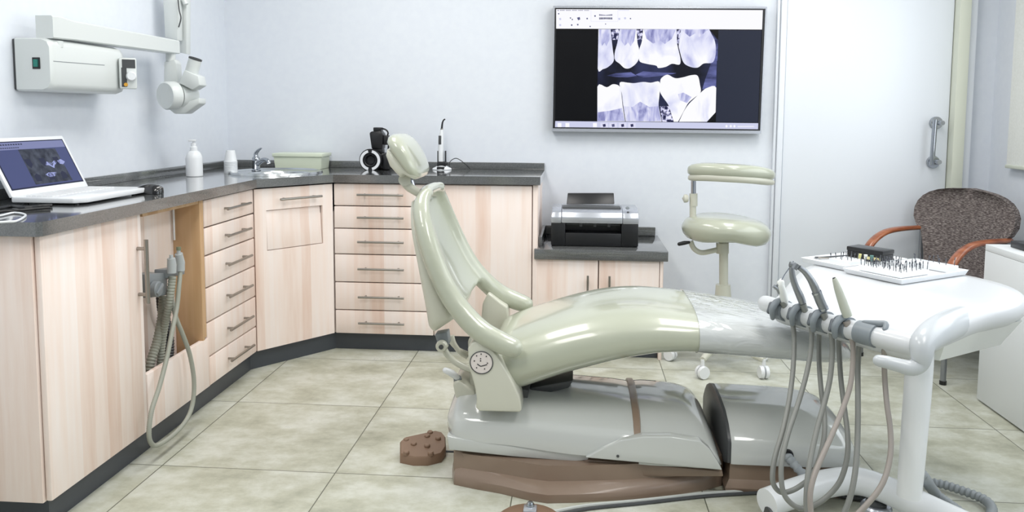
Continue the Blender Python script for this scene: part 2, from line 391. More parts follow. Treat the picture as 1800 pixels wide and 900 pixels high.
# left drawers
c = thing('drawer_cabinet', 'beech six-drawer cabinet beside the suction niche', 'cabinet', (-1.74, 3.25, 0), None)
quick('body', WOOD, c, lambda b: b.box(XW+.0, FX-TH-.02, yN1+.002, yD1-.002, ZB, ZU-.002))
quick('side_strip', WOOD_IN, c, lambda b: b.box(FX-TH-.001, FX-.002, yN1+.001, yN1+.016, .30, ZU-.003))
for i in range(6):
    ys = yN1+.017 if i < 5 else yN1+.031
    d = quick('drawer', WOOD, c, lambda b: front_x(b, ys, yD1, DZ[i+1], DZ[i]))
    zc = (DZ[i]+DZ[i+1])/2+.002
    quick('handle', STEEL, d, lambda b: bar_handle(b, (FX, 3.17, zc), (FX, 3.405, zc), (.03, 0, 0)))
# diagonal corner unit
P0 = V((FX, yD1, 0)); P1 = V((XD-.008, FYB, 0)); dd = (P1-P0).normalized(); nn = V((dd.y, -dd.x, 0)); wdg = (P1-P0).length
c = thing('corner_cabinet', 'diagonal beech corner cabinet under the basin with tilting waste flap', 'cabinet', (-1.6, 3.9, 0))
quick('body', WOOD, c, lambda b: b.poly_prism([(XW+.003, yD1, ZB), (FX-TH-.004, yD1, ZB), (XD-.012, FYB+TH+.004, ZB), (XD-.012, YW-.003, ZB), (XW+.003, YW-.003, ZB)], (0, 0, ZU-ZB-.15)))
def dq(u, z, o=0): return P0+dd*u+nn*o+V((0, 0, z))
def flap_u(px, py):
    v = ray(px, py); n3 = nn; t = (P0-CAM).dot(n3)/v.dot(n3); p = CAM+v*t; return (p-P0).dot(dd), p.z
f00 = flap_u(468, 370); f10 = flap_u(569, 362); f01 = flap_u(470, 441); f11 = flap_u(568, 431)
def dfront(b):
    u0, u1, z0, z1 = f00[0], f11[0], f01[1], f00[1]
    a = G; e = wdg-G
    for (ua, ub, za, zb) in ((a, u0, ZB+G, ZU-.008), (u1, e, ZB+G, ZU-.008), (u0, u1, ZB+G, z0), (u0, u1, z1, ZU-.008)):
        b.poly_prism([dq(ua, za), dq(ub, za), dq(ub, zb), dq(ua, zb)], nn*-TH)
    bmesh.ops.remove_doubles(b.bm, verts=b.bm.verts, dist=.0003)
d = quick('door', WOOD, c, dfront, smooth=False)
h0 = flap_u(487, 350); h1 = flap_u(560, 345)
quick('handle', STEEL, d, lambda b: bar_handle(b, dq(h0[0], h0[1]), dq(h1[0], h0[1]), nn*.03))
def flapb(b):
    u0, u1, z0, z1 = f00[0]+.003, f11[0]-.003, f01[1]+.003, f00[1]-.003
    b.poly_prism([dq(u0, z0, -.001), dq(u1-.002, z0, -.001), dq(u1-.002, z1, -.016), dq(u0, z1, -.006)], nn*-.014, .001)
fl = quick('waste_flap', WOOD, c, flapb)
quick('recess', DARKG, c, lambda b: b.poly_prism([dq(f00[0], f01[1], -.034), dq(f11[0], f01[1], -.034), dq(f11[0], f00[1], -.034), dq(f00[0], f00[1], -.034)], nn*-.004))
# back drawers and door
xb1 = at(762, 450, FYB).x; xb2 = -.222
c = thing('drawer_cabinet', 'beech six-drawer cabinet on the back wall behind the dental chair', 'cabinet', (-1.0, 4.1, 0))
quick('body', WOOD, c, lambda b: b.box(XD-.006, xb1-.001, FYB+TH+.02, YW, ZB, ZU-.002))
for i in range(6):
    d = quick('drawer', WOOD, c, lambda b: front_y(b, XD-.006, xb1, DZ[i+1], DZ[i]))
    zc = (DZ[i]+DZ[i+1])/2+.002
    quick('handle', STEEL, d, lambda b: bar_handle(b, (-1.093, FYB, zc), (-.859, FYB, zc), (0, -.03, 0)))
c = thing('door_cabinet', 'beech cabinet with wide plain door at right end of the worktop', 'cabinet', (-.5, 4.1, 0))
quick('body', WOOD, c, lambda b: [b.box(xb1+.001, xb2, FYB+TH+.012, YW, ZB, ZU-.002), b.box(xb2+.002, -.196, FYB+.001, YW, 0, ZU-.002, .002)])
quick('door', WOOD, c, lambda b: front_y(b, xb1, xb2, ZB, ZU-.004))
# plinths
k = .035
def plinth(b):
    x = FX-k; y = FYB+k; cc = .4142*k
    pts = [(XW+.01, Y0+.06), (x, Y0+.06), (x, YD+cc), (XD-cc, y), (-.225, y), (-.225, y+.018), (XD-cc-.007, y+.018), (x-.018, YD+cc+.007), (x-.018, Y0+.078), (XW+.01, Y0+.078)]
    b.poly_prism([(px, py, 0) for px, py in pts], (0, 0, ZB-.002))
tag(quick('plinth', KICK, None, plinth, smooth=False), 'dark grey recessed plinth under the long run of beech cabinets', 'plinth')
# low cabinet with printer worktop
lw = thing('worktop', 'short low dark grey worktop carrying the printer', 'worktop', (.1, 4.1, .493))
quick('slab', WORKTOP, lw, lambda b: b.box(-.21, .44, YB, YW, .495, .545, .002))
quick('backsplash', WORKTOP, lw, lambda b: [b.box(-.174, .425, YW-.018, YW, .545, .592, .002), b.box(-.194, -.176, YB+.09, YW, .545, .592, .002)])
c = thing('low_cabinet', 'low two-door beech cabinet under the printer', 'cabinet', (.1, 4.1, 0))
quick('body', WOOD, c, lambda b: [b.box(-.192, .402, FYB+TH+.012, YW, ZB, .493), b.box(.404, .42, FYB+.001, YW, 0, .493, .002)])
xm = at(1052, 480, FYB).x
for x0, x1, hx in ((-.205, xm, at(1033, 490, FYB).x), (xm, .404, at(1071, 490, FYB).x)):
    d = quick('door', WOOD, c, lambda b: front_y(b, x0, x1, ZB, .494))
    quick('handle', STEEL, d, lambda b: bar_handle(b, (hx, FYB, .42), (hx, FYB, .2), (0, -.03, 0)))
tag(quick('plinth', KICK, None, lambda b: b.box(-.19, .402, FYB+k, FYB+k+.016, 0, ZB-.002)), 'dark grey plinth board under the low printer cabinet', 'plinth')

# ------------------------------------------------------------------ television
YT = 4.29
def tz(x, y, Y=YT): return at(960+x/3.75, y/3.75, Y)
tv = thing('television', 'wide wall screen showing a bitewing dental x-ray', 'television', (.42, 4.3, 1.1))
o4 = [tz(47, 38), tz(1457, 44), tz(1418, 882), tz(36, 866)]
quick('housing', DARK, tv, lambda b: b.poly_prism([p+V((0, .008, 0)) for p in o4], (0, .05, 0), .004))
def ring(b, o, i, th, m): 
    for a in range(4):
        c2 = (a+1) % 4; b.poly_prism([o[a], o[c2], i[c2], i[a]], (0, th, 0), 0, m)
i4 = [tz(57, 52), tz(1446, 57), tz(1411, 862), tz(44, 846)]
fr = quick('frame', SILVER, tv, lambda b: ring(b, o4, i4, .012, SILVER), smooth=False)
j4 = [tz(66, 60), tz(1430, 66), tz(1398, 852), tz(58, 838)]
quick('bezel', DARK, tv, lambda b: ring(b, [p+V((0, .002, 0)) for p in i4], [p+V((0, .002, 0)) for p in j4], .006, DARK), smooth=False)
def emi(name, c, s=1.):
    return mat(name, (0, 0, 0, 1), .35, emit=c, es=s*1.67, spec=.2)
def emin(name, stops, scale, detail=3, vec=(1, 1, 1), dist=0):
    m = emi(name, (1, 1, 1, 1)); g = N(m, 'ShaderNodeNewGeometry'); mp = N(m, 'ShaderNodeMapping'); mp.inputs['Scale'].default_value = vec
    L(m, g.outputs['Position'], mp.inputs[0]); n = N(m, 'ShaderNodeTexNoise', Scale=scale, Detail=detail, Distortion=dist); L(m, mp.outputs[0], n.inputs['Vector'])
    r = ramp(m, n.outputs['Fac'], stops); L(m, r.outputs[0], bsdf(m).inputs['Emission Color']); return m
E_BLK = emi('screen_black', srgb(6, 7, 12)); E_GR = emi('screen_slate', srgb(40, 45, 62)); E_WH = emi('screen_white', srgb(250, 250, 255))
E_TASK = emi('screen_taskbar', srgb(205, 208, 235)); E_NAVY = emi('screen_navy', srgb(52, 54, 92)); E_ICON = emi('screen_icon', srgb(90, 92, 130)); E_PALE = emi('screen_pale', srgb(222, 222, 246))
E_XBG = emin('xray_background', [(.35, srgb(16, 18, 32)), (.7, srgb(52, 58, 96))], 5, 3)
E_TOOTH = emin('xray_tooth', [(.28, srgb(176, 178, 224)), (.42, srgb(226, 228, 250)), (.55, srgb(252, 252, 255))], 9, 5, (1, 1, .6), .4)
E_ROOT = emin('xray_root', [(.3, srgb(120, 122, 178)), (.5, srgb(190, 192, 232)), (.68, srgb(236, 236, 252))], 16, 6, (1.6, 1, .5), 1)
E_BONE = emin('xray_bone', [(.42, srgb(30, 32, 70)), (.52, srgb(190, 190, 230)), (.6, srgb(240, 240, 255))], 70, 4)
E_HAZE = emin('xray_haze', [(.35, srgb(36, 40, 76)), (.62, srgb(110, 116, 176))], 14, 4, (.4, 1, 1.6))
def scr(b, pts, m, lay, f=tz, nrm=V((0, -1, 0))): b.flat([f(x, y)+nrm*(.0006*lay)+V((0, .006, 0)) for x, y in pts], m)
def R4(x0, y0, x1, y1): return [(x0, y0), (x1, y0), (x1, y1), (x0, y1)]
def csm(P, n=4):
    out = []; m = len(P)
    for i in range(m):
        p0, p1, p2, p3 = [V((*P[(i+j) % m], 0)) for j in (-1, 0, 1, 2)]
        if (p2-p1).length > 90 or min(p1.y, p2.y) < 196 or max(p1.y, p2.y) > 795: out.append((p1.x, p1.y)); continue
        for k2 in range(n):
            t = k2/n; q2 = .5*((2*p1)+(-p0+p2)*t+(2*p0-5*p1+4*p2-p3)*t*t+(-p0+3*p1-3*p2+p3)*t**3); out.append((q2.x, q2.y))
    return out
def tvscreen(b):
    scr(b, [(66, 60), (1430, 66), (1398, 852), (58, 838)], E_BLK, 0)
    scr(b, [(66, 60), (1430, 66), (1426, 194), (66, 188)], E_WH, 1)
    scr(b, [(1137, 198), (1422, 200), (1398, 808), (1120, 804)], E_GR, 1)
    scr(b, [(60, 798), (1400, 812), (1398, 852), (58, 840)], E_TASK, 1)
    scr(b, [(345, 192), (1075, 192), (1135, 262), (1120, 740), (1060, 805), (335, 800)], E_XBG, 2)
    # bone and haze
    scr(b, [(425, 192), (485, 192), (470, 262), (435, 262)], E_BONE, 3); scr(b, [(596, 192), (640, 192), (632, 262), (602, 262)], E_BONE, 3)
    scr(b, [(860, 192), (890, 192), (875, 285), (864, 285)], E_BONE, 3); scr(b, [(752, 700), (818, 700), (840, 803), (765, 803)], E_BONE, 3)
    scr(b, [(400, 498), (460, 482), (560, 476), (600, 500), (540, 510), (460, 508)], E_HAZE, 3)
    scr(b, [(590, 492), (640, 470), (760, 478), (860, 482), (760, 500), (640, 512)], E_HAZE, 3)
    scr(b, [(1086, 420), (1128, 330), (1120, 578), (1030, 590), (1050, 520)], E_HAZE, 3)
    scr(b, [(1080, 215), (1135, 270), (1130, 400), (1110, 400), (1118, 300)], E_HAZE, 3)
    # upper teeth: root zone then crown
    up = [([(345, 192), (425, 192), (432, 262), (440, 330), (446, 400), (410, 440), (375, 455), (340, 452)], 290),
          ([(485, 192), (596, 192), (602, 280), (614, 330), (606, 400), (560, 445), (520, 450), (485, 420), (455, 395), (452, 350), (470, 280)], 290),
          ([(640, 192), (860, 192), (864, 290), (885, 380), (880, 425), (830, 420), (790, 440), (740, 448), (725, 432), (660, 420), (614, 400), (614, 330), (632, 270)], 275),
          ([(890, 192), (1075, 192), (1110, 260), (1120, 340), (1100, 410), (1040, 418), (1000, 445), (950, 440), (905, 410), (880, 330), (875, 290)], 230)]
    for p, zr in up:
        scr(b, csm(p), E_TOOTH, 4)
        cx = sum(q[0] for q in p)/len(p); xs = sorted(q[0] for q in p if q[1] < 200); w = (xs[-1]-xs[0])
        scr(b, [(xs[0]+3, 193), (xs[-1]-3, 193), (xs[-1]-.14*w, zr-20), (xs[-1]-.35*w, zr+15), (xs[0]+.5*w, zr-10), (xs[0]+.3*w, zr+12), (xs[0]+.1*w, zr-20)], E_ROOT, 5)
    lo = [[(338, 570), (400, 575), (440, 555), (480, 565), (495, 600), (505, 700), (520, 800), (338, 800)],
          [(485, 545), (540, 545), (580, 548), (640, 540), (690, 545), (748, 540), (748, 620), (742, 700), (762, 802), (525, 800), (508, 690), (500, 620)],
          [(752, 545), (760, 515), (800, 492), (850, 515), (900, 510), (960, 495), (1000, 500), (1015, 560), (1018, 610), (970, 650), (930, 690), (870, 803), (842, 803), (810, 700), (770, 640), (750, 600)],
          [(1020, 610), (1060, 580), (1122, 578), (1118, 740), (1060, 803), (876, 803), (905, 740), (938, 690), (975, 652)]]
    for p in lo: scr(b, csm(p), E_TOOTH, 4)
    scr(b, [(340, 740), (420, 730), (500, 712), (518, 798), (340, 798)], E_ROOT, 5)
    scr(b, [(512, 700), (570, 705), (620, 670), (680, 705), (740, 700), (758, 800), (530, 798)], E_ROOT, 5)
    scr(b, [(870, 620), (905, 610), (960, 640), (930, 680), (880, 660)], E_ROOT, 5)
    # toolbar marks and taskbar buttons
    for k2 in range(26): scr(b, R4(84+k2*8, 64+k2*.03, 89+k2*8, 70), E_ICON if k2 % 5 else E_PALE, 2)
    for k2 in range(9): scr(b, R4(478+k2*8, 64, 483+k2*8, 69), E_TASK, 2)
    for x, y, s2 in ((78, 68, 4), (82, 90, 5), (92, 125, 8), (160, 118, 5), (172, 128, 5), (214, 122, 11), (270, 122, 6), (92, 165, 8), (168, 165, 6), (208, 162, 6), (290, 174, 5), (392, 158, 4), (482, 124, 8), (520, 120, 8), (556, 122, 5), (322, 105, 6)):
        scr(b, [(x-s2, y-s2*.6), (x+s2*.7, y-s2), (x+s2, y+s2*.5), (x-s2*.3, y+s2)], E_ICON if s2 not in (8,) else E_TASK, 2)
    for e in (R4(295, 60, 297, 142), R4(472, 62, 474, 142), R4(295, 140, 474, 142)): scr(b, e, E_PALE, 2)
    for k2 in range(11):
        a = abs(k2-5); scr(b, R4(350+k2*8, 94+4-a, 356+k2*8, 103), E_ICON, 3); scr(b, R4(350+k2*8, 114, 356+k2*8, 126+a*.4), E_NAVY if k2 % 3 else E_ICON, 3)
    for x in (88, 140, 322): scr(b, R4(x-13, 811, x+13, 838), E_WH, 2)
    for x, cc in ((383, E_NAVY), (442, E_ICON), (504, E_NAVY), (566, E_NAVY)):
        scr(b, R4(x-25, 810, x+25, 846), E_PALE, 2); scr(b, [(x-11, 820), (x+8, 816), (x+11, 834), (x-6, 838)], cc, 3)
    for x in (1190, 1218, 1242): scr(b, [(x-9, 832), (x, 822), (x+9, 832), (x, 842)], E_WH, 3); 
    for k2 in range(11): scr(b, R4(1264+k2*10, 830, 1270+k2*10, 838), E_WH, 3)
quick('screen', None, tv, tvscreen, smooth=False)

# ------------------------------------------------------------------ x-ray unit on the left wall
xg = mat('xray_unit_grey', srgb(214, 219, 218), .35, coat=.2)
xr = thing('xray_machine', 'wall-mounted pale grey dental x-ray machine with box, folding arm and tube head', 'x-ray machine', (XW, 2.9, 1.3))
XF = -1.845
yb0 = atx(50, 110, XW).y; ya = atx(90, 110, XF).y
zt0 = atx(92, 66, XF).z; zb0 = atx(92, 160, XF).z; ye = atx(236, 120, XF).y
print('XR', yb0, ya, zt0, zb0, ye)
yN = ya; yE = atx(230, 120, XF).y
def xbox(b):
    secs = []; n = 14
    ys = [yN, yN+.012, yN+.03]+[yN+.03+(yE-yN-.1)*t for t in (.3, .7, 1)]+[yE-.07+.07*math.sin(a) for a in (.4, .8, 1.15, 1.45)]
    for y in ys:
        t = max(0, (y-(yE-.07))/.07); sh = math.sqrt(max(0, 1-t*t)); e = .006 if y < yN+.005 else 0
        xf = XW+(XF-XW)*(.35+.65*sh)-e; zc = (zt0+zb0)/2; hz = (zt0-zb0)/2*(.45+.55*sh)-e; r = .028*max(.4, sh)
        pts = [(XW+.012, y, zc-hz), (xf-r, y, zc-hz), (xf-.3*r, y, zc-hz+.3*r), (xf, y, zc-hz+r), (xf, y, zc+hz-r), (xf-.3*r, y, zc+hz-.3*r), (xf-r, y, zc+hz), (XW+.012, y, zc+hz)]
        secs.append(pts)
    b.loft(secs, xg)
bd = quick('housing', xg, xr, xbox, angle=50)
quick('wall_plate', DARKG, xr, lambda b: b.box(XW, XW+.012, yN+.004, yE-.03, zb0+.004, zt0-.004, .003))
quick('seam', MIDG, xr, lambda b: b.poly_prism([atx(94, 107, XF+.0005), atx(184, 114, XF+.0005), atx(184, 115.2, XF+.0005), atx(94, 108.2, XF+.0005)], (-.002, 0, 0)))
sw0 = at(64, 111, yN)
quick('power_switch', DARK, xr, lambda b: [b.box(sw0.x-.014, sw0.x+.014, yN-.003, yN+.004, sw0.z-.02, sw0.z+.02, .001), b.box(sw0.x-.009, sw0.x+.009, yN-.006, yN-.002, sw0.z-.014, sw0.z+.014, .001, mat('green_switch', srgb(20, 110, 100), .2, emit=srgb(20, 120, 100), es=.3))])
bd.data.materials.append(xg)
# dial panel, angled towards the room end
pc = at(225, 129, yE-.085); pw = V((.5, -.35, 0)).normalized()*.024; ph = V((0, 0, .062)); pn = V((.55, -.83, 0)).normalized()
pw = V((-pn.y, pn.x, 0))*.032
pan = quick('control_panel', xg, xr, lambda b: b.obox(pc-pn*.012, pw, ph, pn*.016, .006))
quick('display', DARKG, pan, lambda b: [b.obox(pc+V((0, 0, .038))+pn*.004+pw*.1, pw*.75, ph*.28, pn*.001), b.obox(pc-V((0, 0, .016))+pn*.004-pw*.45, pw*.3, ph*.62, pn*.001)])
quick('dial', PUREW, pan, lambda b: [b.lathe([(.001, .02), (.015, .02), (.018, .016), (.02, 0)], pc+pn*.004+pw*.35-V((0, 0, .012)), pn, 20)])
quick('button', mat('amber', srgb(230, 170, 60), .4), pan, lambda b: b.lathe([(.001, .004), (.007, .004), (.008, 0)], pc+pn*.004-pw*.3-V((0, 0, .045)), pn, 12))

xa = xr
XA = -1.865
a0 = atx(93, 47, XA+.024); a1 = atx(316, 83, XA+.024)
print('ARM', a0, a1)
hz0, hz1 = .036, .03
axb = at(68, 47, a0.y).x; print('axb', axb)
quick('pivot_block', xg, xa, lambda b: [b.tube([(XA, a0.y+.05, a0.z-.045), (XA, a0.y+.05, zt0-.03)], .022, 14)])
quick('horizontal_arm', xg, xa, lambda b: b.loft([[(XA-.04, y, z-h), (XA+.02, y, z-h), (XA+.024, y, z-h+.004), (XA+.024, y, z+h-.006), (XA+.018, y, z+h), (XA-.04, y, z+h)] for y, z, h in ((a0.y, a0.z, .040), (a0.y+.04, a0.z+.002, .041), (a0.y+.12, a0.z, .036), (a1.y, a1.z, .031))]), angle=30)
# folded scissor arm rising out of frame
YH = a1.y-.03
def sc(px, py): return at(px, py, YH)
quick('scissor_arm', xg, xa, lambda b: [b.poly_prism([at(285, -25, YH+.06), at(311, -25, YH+.06), at(312, 71, YH+.06), at(290, 66, YH+.06)], (0, .05, 0), .004),
      b.tube([at(313, -20, YH+.1), at(327, 8, YH+.1)], .012), b.poly_prism([at(318, -25, YH+.12), at(328, -25, YH+.12), at(328, 95, YH+.12), at(314, 92, YH+.12), at(314, 30, YH+.12)], (0, .04, 0), .003)])
dk = quick('cable', DARKG, xa, lambda b: b.tube([at(313, 0, YH+.055), at(315, 18, YH+.055), at(318, 32, YH+.055), at(314, 48, YH+.055)], .003, 6, smooth=4))
th = quick('yoke', xg, xa, lambda b: [b.tube([at(300, 92, YH), at(300, 108, YH)], .022, 14), b.poly_prism([at(288, 108, YH-.02), at(306, 104, YH-.02), at(310, 112, YH-.02), at(312, 150, YH-.02), at(304, 165, YH-.02), at(287, 165, YH-.02)], (0, .05, 0), .006)])
hc = at(300, 168, YH-.06); ax = V((.40, .9, .05)).normalized()
xh = quick('tube_head', xg, xa, lambda b: [b.lathe([(.001, -.03), (.058, -.03), (.064, -.022), (.064, .02), (.058, .024)], hc, ax, 32), b.lathe([(.054, .024), (.054, .03)], hc, ax, 32, DARKG),
      b.lathe([(.058, .03), (.06, .05), (.06, .10), (.052, .115), (.001, .118)], hc, ax, 32)])
cpt = [at(318, 158, YH-.03), at(343, 105, YH-.03)]
quick('lower_block', xg, xa, lambda b: b.poly_prism([at(294, 190, YH-.05), at(350, 172, YH-.02), at(350, 182, YH-.02), at(325, 200, YH-.02), at(306, 200, YH-.04)], (.0, .07, 0), .005))
quick('collimator', xg, xa, lambda b: [b.poly_prism([at(314, 146, YH-.06), at(324, 123, YH-.06), at(348, 134, YH-.06), at(351, 150, YH-.06), at(338, 158, YH-.06)], (0, .07, 0), .004)])
cdv = (at(343, 105, YH-.02)-at(334, 135, YH-.02)).normalized()
cn = quick('cone', xg, xa, lambda b: [b.tube([at(334, 137, YH-.02), at(343, 105, YH-.02)], .029, 20)])
quick('rim', DARKG, cn, lambda b: b.lathe([(.029, 0), (.0295, 0), (.0295, .008), (.026, .008), (.024, -.01), (.001, -.012)], at(343, 105, YH-.02), cdv, 24))

# ------------------------------------------------------------------ things on the counter
Z9 = ZT
# laptop
lp = thing('laptop', 'open white laptop showing an x-ray at the near end of the worktop', 'laptop', (-1.72, 2.62, Z9))
LX0, LX1, LY0, LY1 = -1.845, -1.60, 2.42, 2.825
quick('base', PUREW, lp, lambda b: b.poly_prism([(LX0, LY0, Z9+.006), (LX1-.03, LY0-.004, Z9+.006), (LX1, LY0+.03, Z9+.006), (LX1, LY1-.03, Z9+.006), (LX1-.03, LY1, Z9+.006), (LX0, LY1, Z9+.006)], (0, 0, .018), .004, seg=2))
quick('keyboard', mat('white_keys', srgb(228, 230, 232), .5), lp, lambda b: [b.box(LX0+.03+i*.019, LX0+.046+i*.019, LY0+.03+j*.0195, LY0+.047+j*.0195, Z9+.0238, Z9+.0258) for i in range(5) for j in range(18)], smooth=False)
quick('touchpad', mat('touchpad', srgb(215, 218, 222), .3), lp, lambda b: b.box(LX0+.15, LX0+.215, LY0+.15, LY0+.25, Z9+.0238, Z9+.0245))
for x in (LX0+.03, LX1-.04):
    for y in (LY0+.03, LY1-.04): quick('foot', DARK, lp, lambda b: b.lathe([(.008, 0), (.008, .007)], (x, y, Z9), seg=10))
tr = at(110, 238, LY1); hb = V((LX0+.004, LY1, Z9+.024)); sl = V((tr.x-hb.x, 0, tr.z-hb.z)); sh_ = sl.length; sv = sl.normalized()
print('LAPTOP', tr, sh_)
snr = V((sv.z, 0, -sv.x))
if snr.x < 0: snr = -snr
def sp(u, v, o=0):  # u along y from far edge (right in view) to near edge, 0..1 ; v up
    return hb+V((0, -(LY1-LY0)*u, 0))+sv*(sh_*v)+snr*o
quick('lid', PUREW, lp, lambda b: b.poly_prism([sp(0, 0), sp(1, 0), sp(1, 1), sp(0, 1)], snr*-.012, .004))
E_LB = emi('laptop_slate', srgb(74, 82, 126)); E_LT = emi('laptop_bar', srgb(128, 134, 176)); E_LX = emin('laptop_xray', [(.3, srgb(34, 38, 52)), (.7, srgb(78, 84, 100))], 40, 3); E_LW = emi('laptop_pale', srgb(160, 168, 220)); E_LD = emi('laptop_dark', srgb(40, 44, 70))
def ls(b, r, m, lay): b.flat([sp(1-u, v, .0004+.0004*lay) for u, v in r], m)
def lscreen(b):
    ls(b, [(.03, .1), (.965, .1), (.965, .93), (.03, .93)], E_LD, 0)
    ls(b, [(.045, .125), (.95, .125), (.95, .91), (.045, .91)], E_LB, 1)
    ls(b, [(.045, .78), (.95, .78), (.95, .91), (.045, .91)], E_LT, 2)
    ls(b, [(.33, .15), (.82, .15), (.80, .76), (.33, .78)], E_LX, 2)
    ls(b, [(.56, .47), (.6, .53), (.66, .5), (.71, .545), (.73, .5), (.68, .45), (.66, .4), (.61, .46)], E_LW, 3)
    ls(b, [(.74, .53), (.8, .555), (.84, .5), (.8, .455), (.76, .47)], E_LW, 3)
    ls(b, [(.5, .3), (.56, .335), (.66, .325), (.62, .26), (.55, .25)], E_LW, 3)
    for i in range(5): ls(b, [(.34+i*.09, .6), (.41+i*.09, .6), (.415+i*.09, .5), (.38+i*.09, .44), (.345+i*.09, .5)], E_LX if i % 2 else E_LD, 3)
    for i in range(5): ls(b, [(.36+i*.085, .2), (.43+i*.085, .2), (.435+i*.085, .3), (.4+i*.085, .34), (.365+i*.085, .3)], E_LX if i % 2 else E_LD, 3)
    for i in range(12):
        ls(b, [(.06+i*.03, .86), (.08+i*.03, .86), (.08+i*.03, .88), (.06+i*.03, .88)], E_LD, 3)
        ls(b, [(.06+i*.025, .805), (.078+i*.025, .805), (.078+i*.025, .82), (.06+i*.025, .82)], E_LD, 3)
quick('screen', None, lp, lscreen, smooth=False)
# mouse
ms = thing('computer_mouse', 'glossy black computer mouse behind the laptop', 'mouse', (-1.63, 2.87, Z9))
mblk = mat('gloss_black', srgb(16, 16, 18), .12, coat=.6)
mcx, mcy = atz(260, 342, Z9).x-.015, atz(260, 342, Z9).y+.035
def mouse(b):
    secs = []
    for i in range(13):
        t = i/12; x = -.055+.11*t; w2 = .031*math.sqrt(max(.02, 1-(2*t-1)**4)); h = .036*math.sqrt(max(.02, 1-((t-.55)/.58)**2))
        secs.append([(mcx+x, mcy+w2*math.cos(a), Z9+.001+max(0, h*math.sin(a))) for a in [math.pi*k/10 for k in range(11)]])
    b.loft(secs)
quick('shell', mblk, ms, mouse); quick('wheel', DARKG, ms, lambda b: b.lathe([(.007, -.003), (.009, 0), (.007, .003)], (mcx+.035, mcy, Z9+.024), (0, 1, 0), 12))
# cables at the laptop
tag(quick('power_cable', DARK, None, lambda b: [b.tube([atz(x, y, Z9+.006) for x, y in ((-40, 372), (0, 366), (20, 363), (45, 365), (70, 362), (92, 361))], .0055, 8, smooth=5), b.tube([atz(x, y, Z9+.006) for x, y in ((-40, 378), (0, 372), (30, 370), (60, 367), (88, 365))], .0045, 8, smooth=5)]), 'black power cables lying in front of the laptop', 'cable')
tag(quick('data_cable', PUREW, None, lambda b: b.tube([atz(x, y, Z9+.004) for x, y in ((-40, 384), (0, 379), (25, 374), (45, 378), (30, 388), (10, 390), (-30, 392))], .0032, 8, smooth=6)), 'thin white cable looped on the worktop edge by the laptop', 'cable')
# soap dispenser
so = atz(342, 310, Z9); so = V((so.x, so.y, Z9))
t = thing('soap_dispenser', 'white pump soap bottle on the worktop near the corner', 'soap dispenser', so)
quick('bottle', PUREW, t, lambda b: b.lathe([(.036, 0), (.0385, .003), (.0385, .085), (.036, .1), (.028, .115), (.018, .122), (.018, .128)], so, seg=28))
pmp = quick('pump', PUREW, t, lambda b: [b.lathe([(.017, .126), (.017, .14), (.012, .144), (.012, .158), (.009, .16)], so, seg=20), b.tube([so+V((0, 0, .158)), so+V((0, 0, .17))], .006), b.obox(so+V((-.004, -.004, .171)), V((.017, .004, 0)), V((-.002, .009, 0)), V((0, 0, .005)), .002)])
# cups
cu = atz(406, 305, Z9); cu = V((cu.x, cu.y, Z9))
for i in range(10):
    z = Z9+i*.0065; hgt = .058
    if i == 9: lab = 'uppermost white plastic cup of the stack beside the tap, inverted whole'
    else: lab = 'white plastic cup in the inverted stack beside the tap, only its rim band showing'
    tag(quick('plastic_cup', PUREW, None, lambda b: [b.lathe([(.0315, 0), (.0335, .0012), (.0335, .003), (.0303, .0042), (.0215, hgt), (.001, hgt), (.0210, hgt-.0008), (.0300, .003)], V((cu.x, cu.y, z)), seg=24)]), lab, 'cup', 'white plastic cups stacked upside down')
# basin
bs = thing('wash_basin', 'round stainless steel basin set into the corner of the worktop', 'basin', (SKC.x, SKC.y, Z9))
STEEL2 = mat('polished_steel', srgb(205, 208, 210), .22, 1)
def basin(b):
    n = 48; rings = []
    for r, z, c0 in ((SKR, .0005, SKC), (SKR-.003, .011, SKC), (SKR-.014, .012, SKC), (SKR-.022, .005, SKC), (BR_+.006, .003, BC), (BR_, .002, BC), (BR_-.004, -.004, BC), (BR_-.01, -.06, BC), (BR_-.04, -.11, BC), (.03, -.125, BC)):
        rings.append([b.bm.verts.new((c0.x+r*math.cos(2*math.pi*k/n), c0.y+r*math.sin(2*math.pi*k/n), Z9+z)) for k in range(n)])
    b._skin(rings, STEEL2, cap=False)
    b.bm.faces.new(rings[-1])
quick('bowl', STEEL2, bs, basin)
quick('drain', CHROME, bs, lambda b: b.lathe([(.03, -.124), (.03, -.121), (.012, -.119), (.001, -.119)], (BC.x, BC.y, Z9)))
# tap
tp = V((-1.665, 3.965, Z9+.005))
t = thing('mixer_tap', 'chrome single-lever tap behind the round basin', 'tap', tp)
DCH = CHROME
sd = V((.62, -.45, 0)).normalized()
quick('body', DCH, t, lambda b: b.lathe([(.024, 0), (.025, .004), (.02, .008), (.0195, .05), (.021, .062), (.018, .07), (.012, .074), (.001, .075)], tp))
quick('spout', DCH, t, lambda b: b.tube([tp+V((0, 0, .028)), tp+sd*.03+V((0, 0, .045)), tp+sd*.075+V((0, 0, .06)), tp+sd*.11+V((0, 0, .056)), tp+sd*.118+V((0, 0, .043))], [.014, .013, .011, .0105, .0105], 14, smooth=5))
quick('lever', DCH, t, lambda b: b.tube([tp+V((0, 0, .07)), tp+V((0, 0, .088)), tp+sd*.02+V((0, 0, .105)), tp+sd*.052+V((0, 0, .118))], [.013, .011, .008, .004], 12, smooth=5, dome=True))
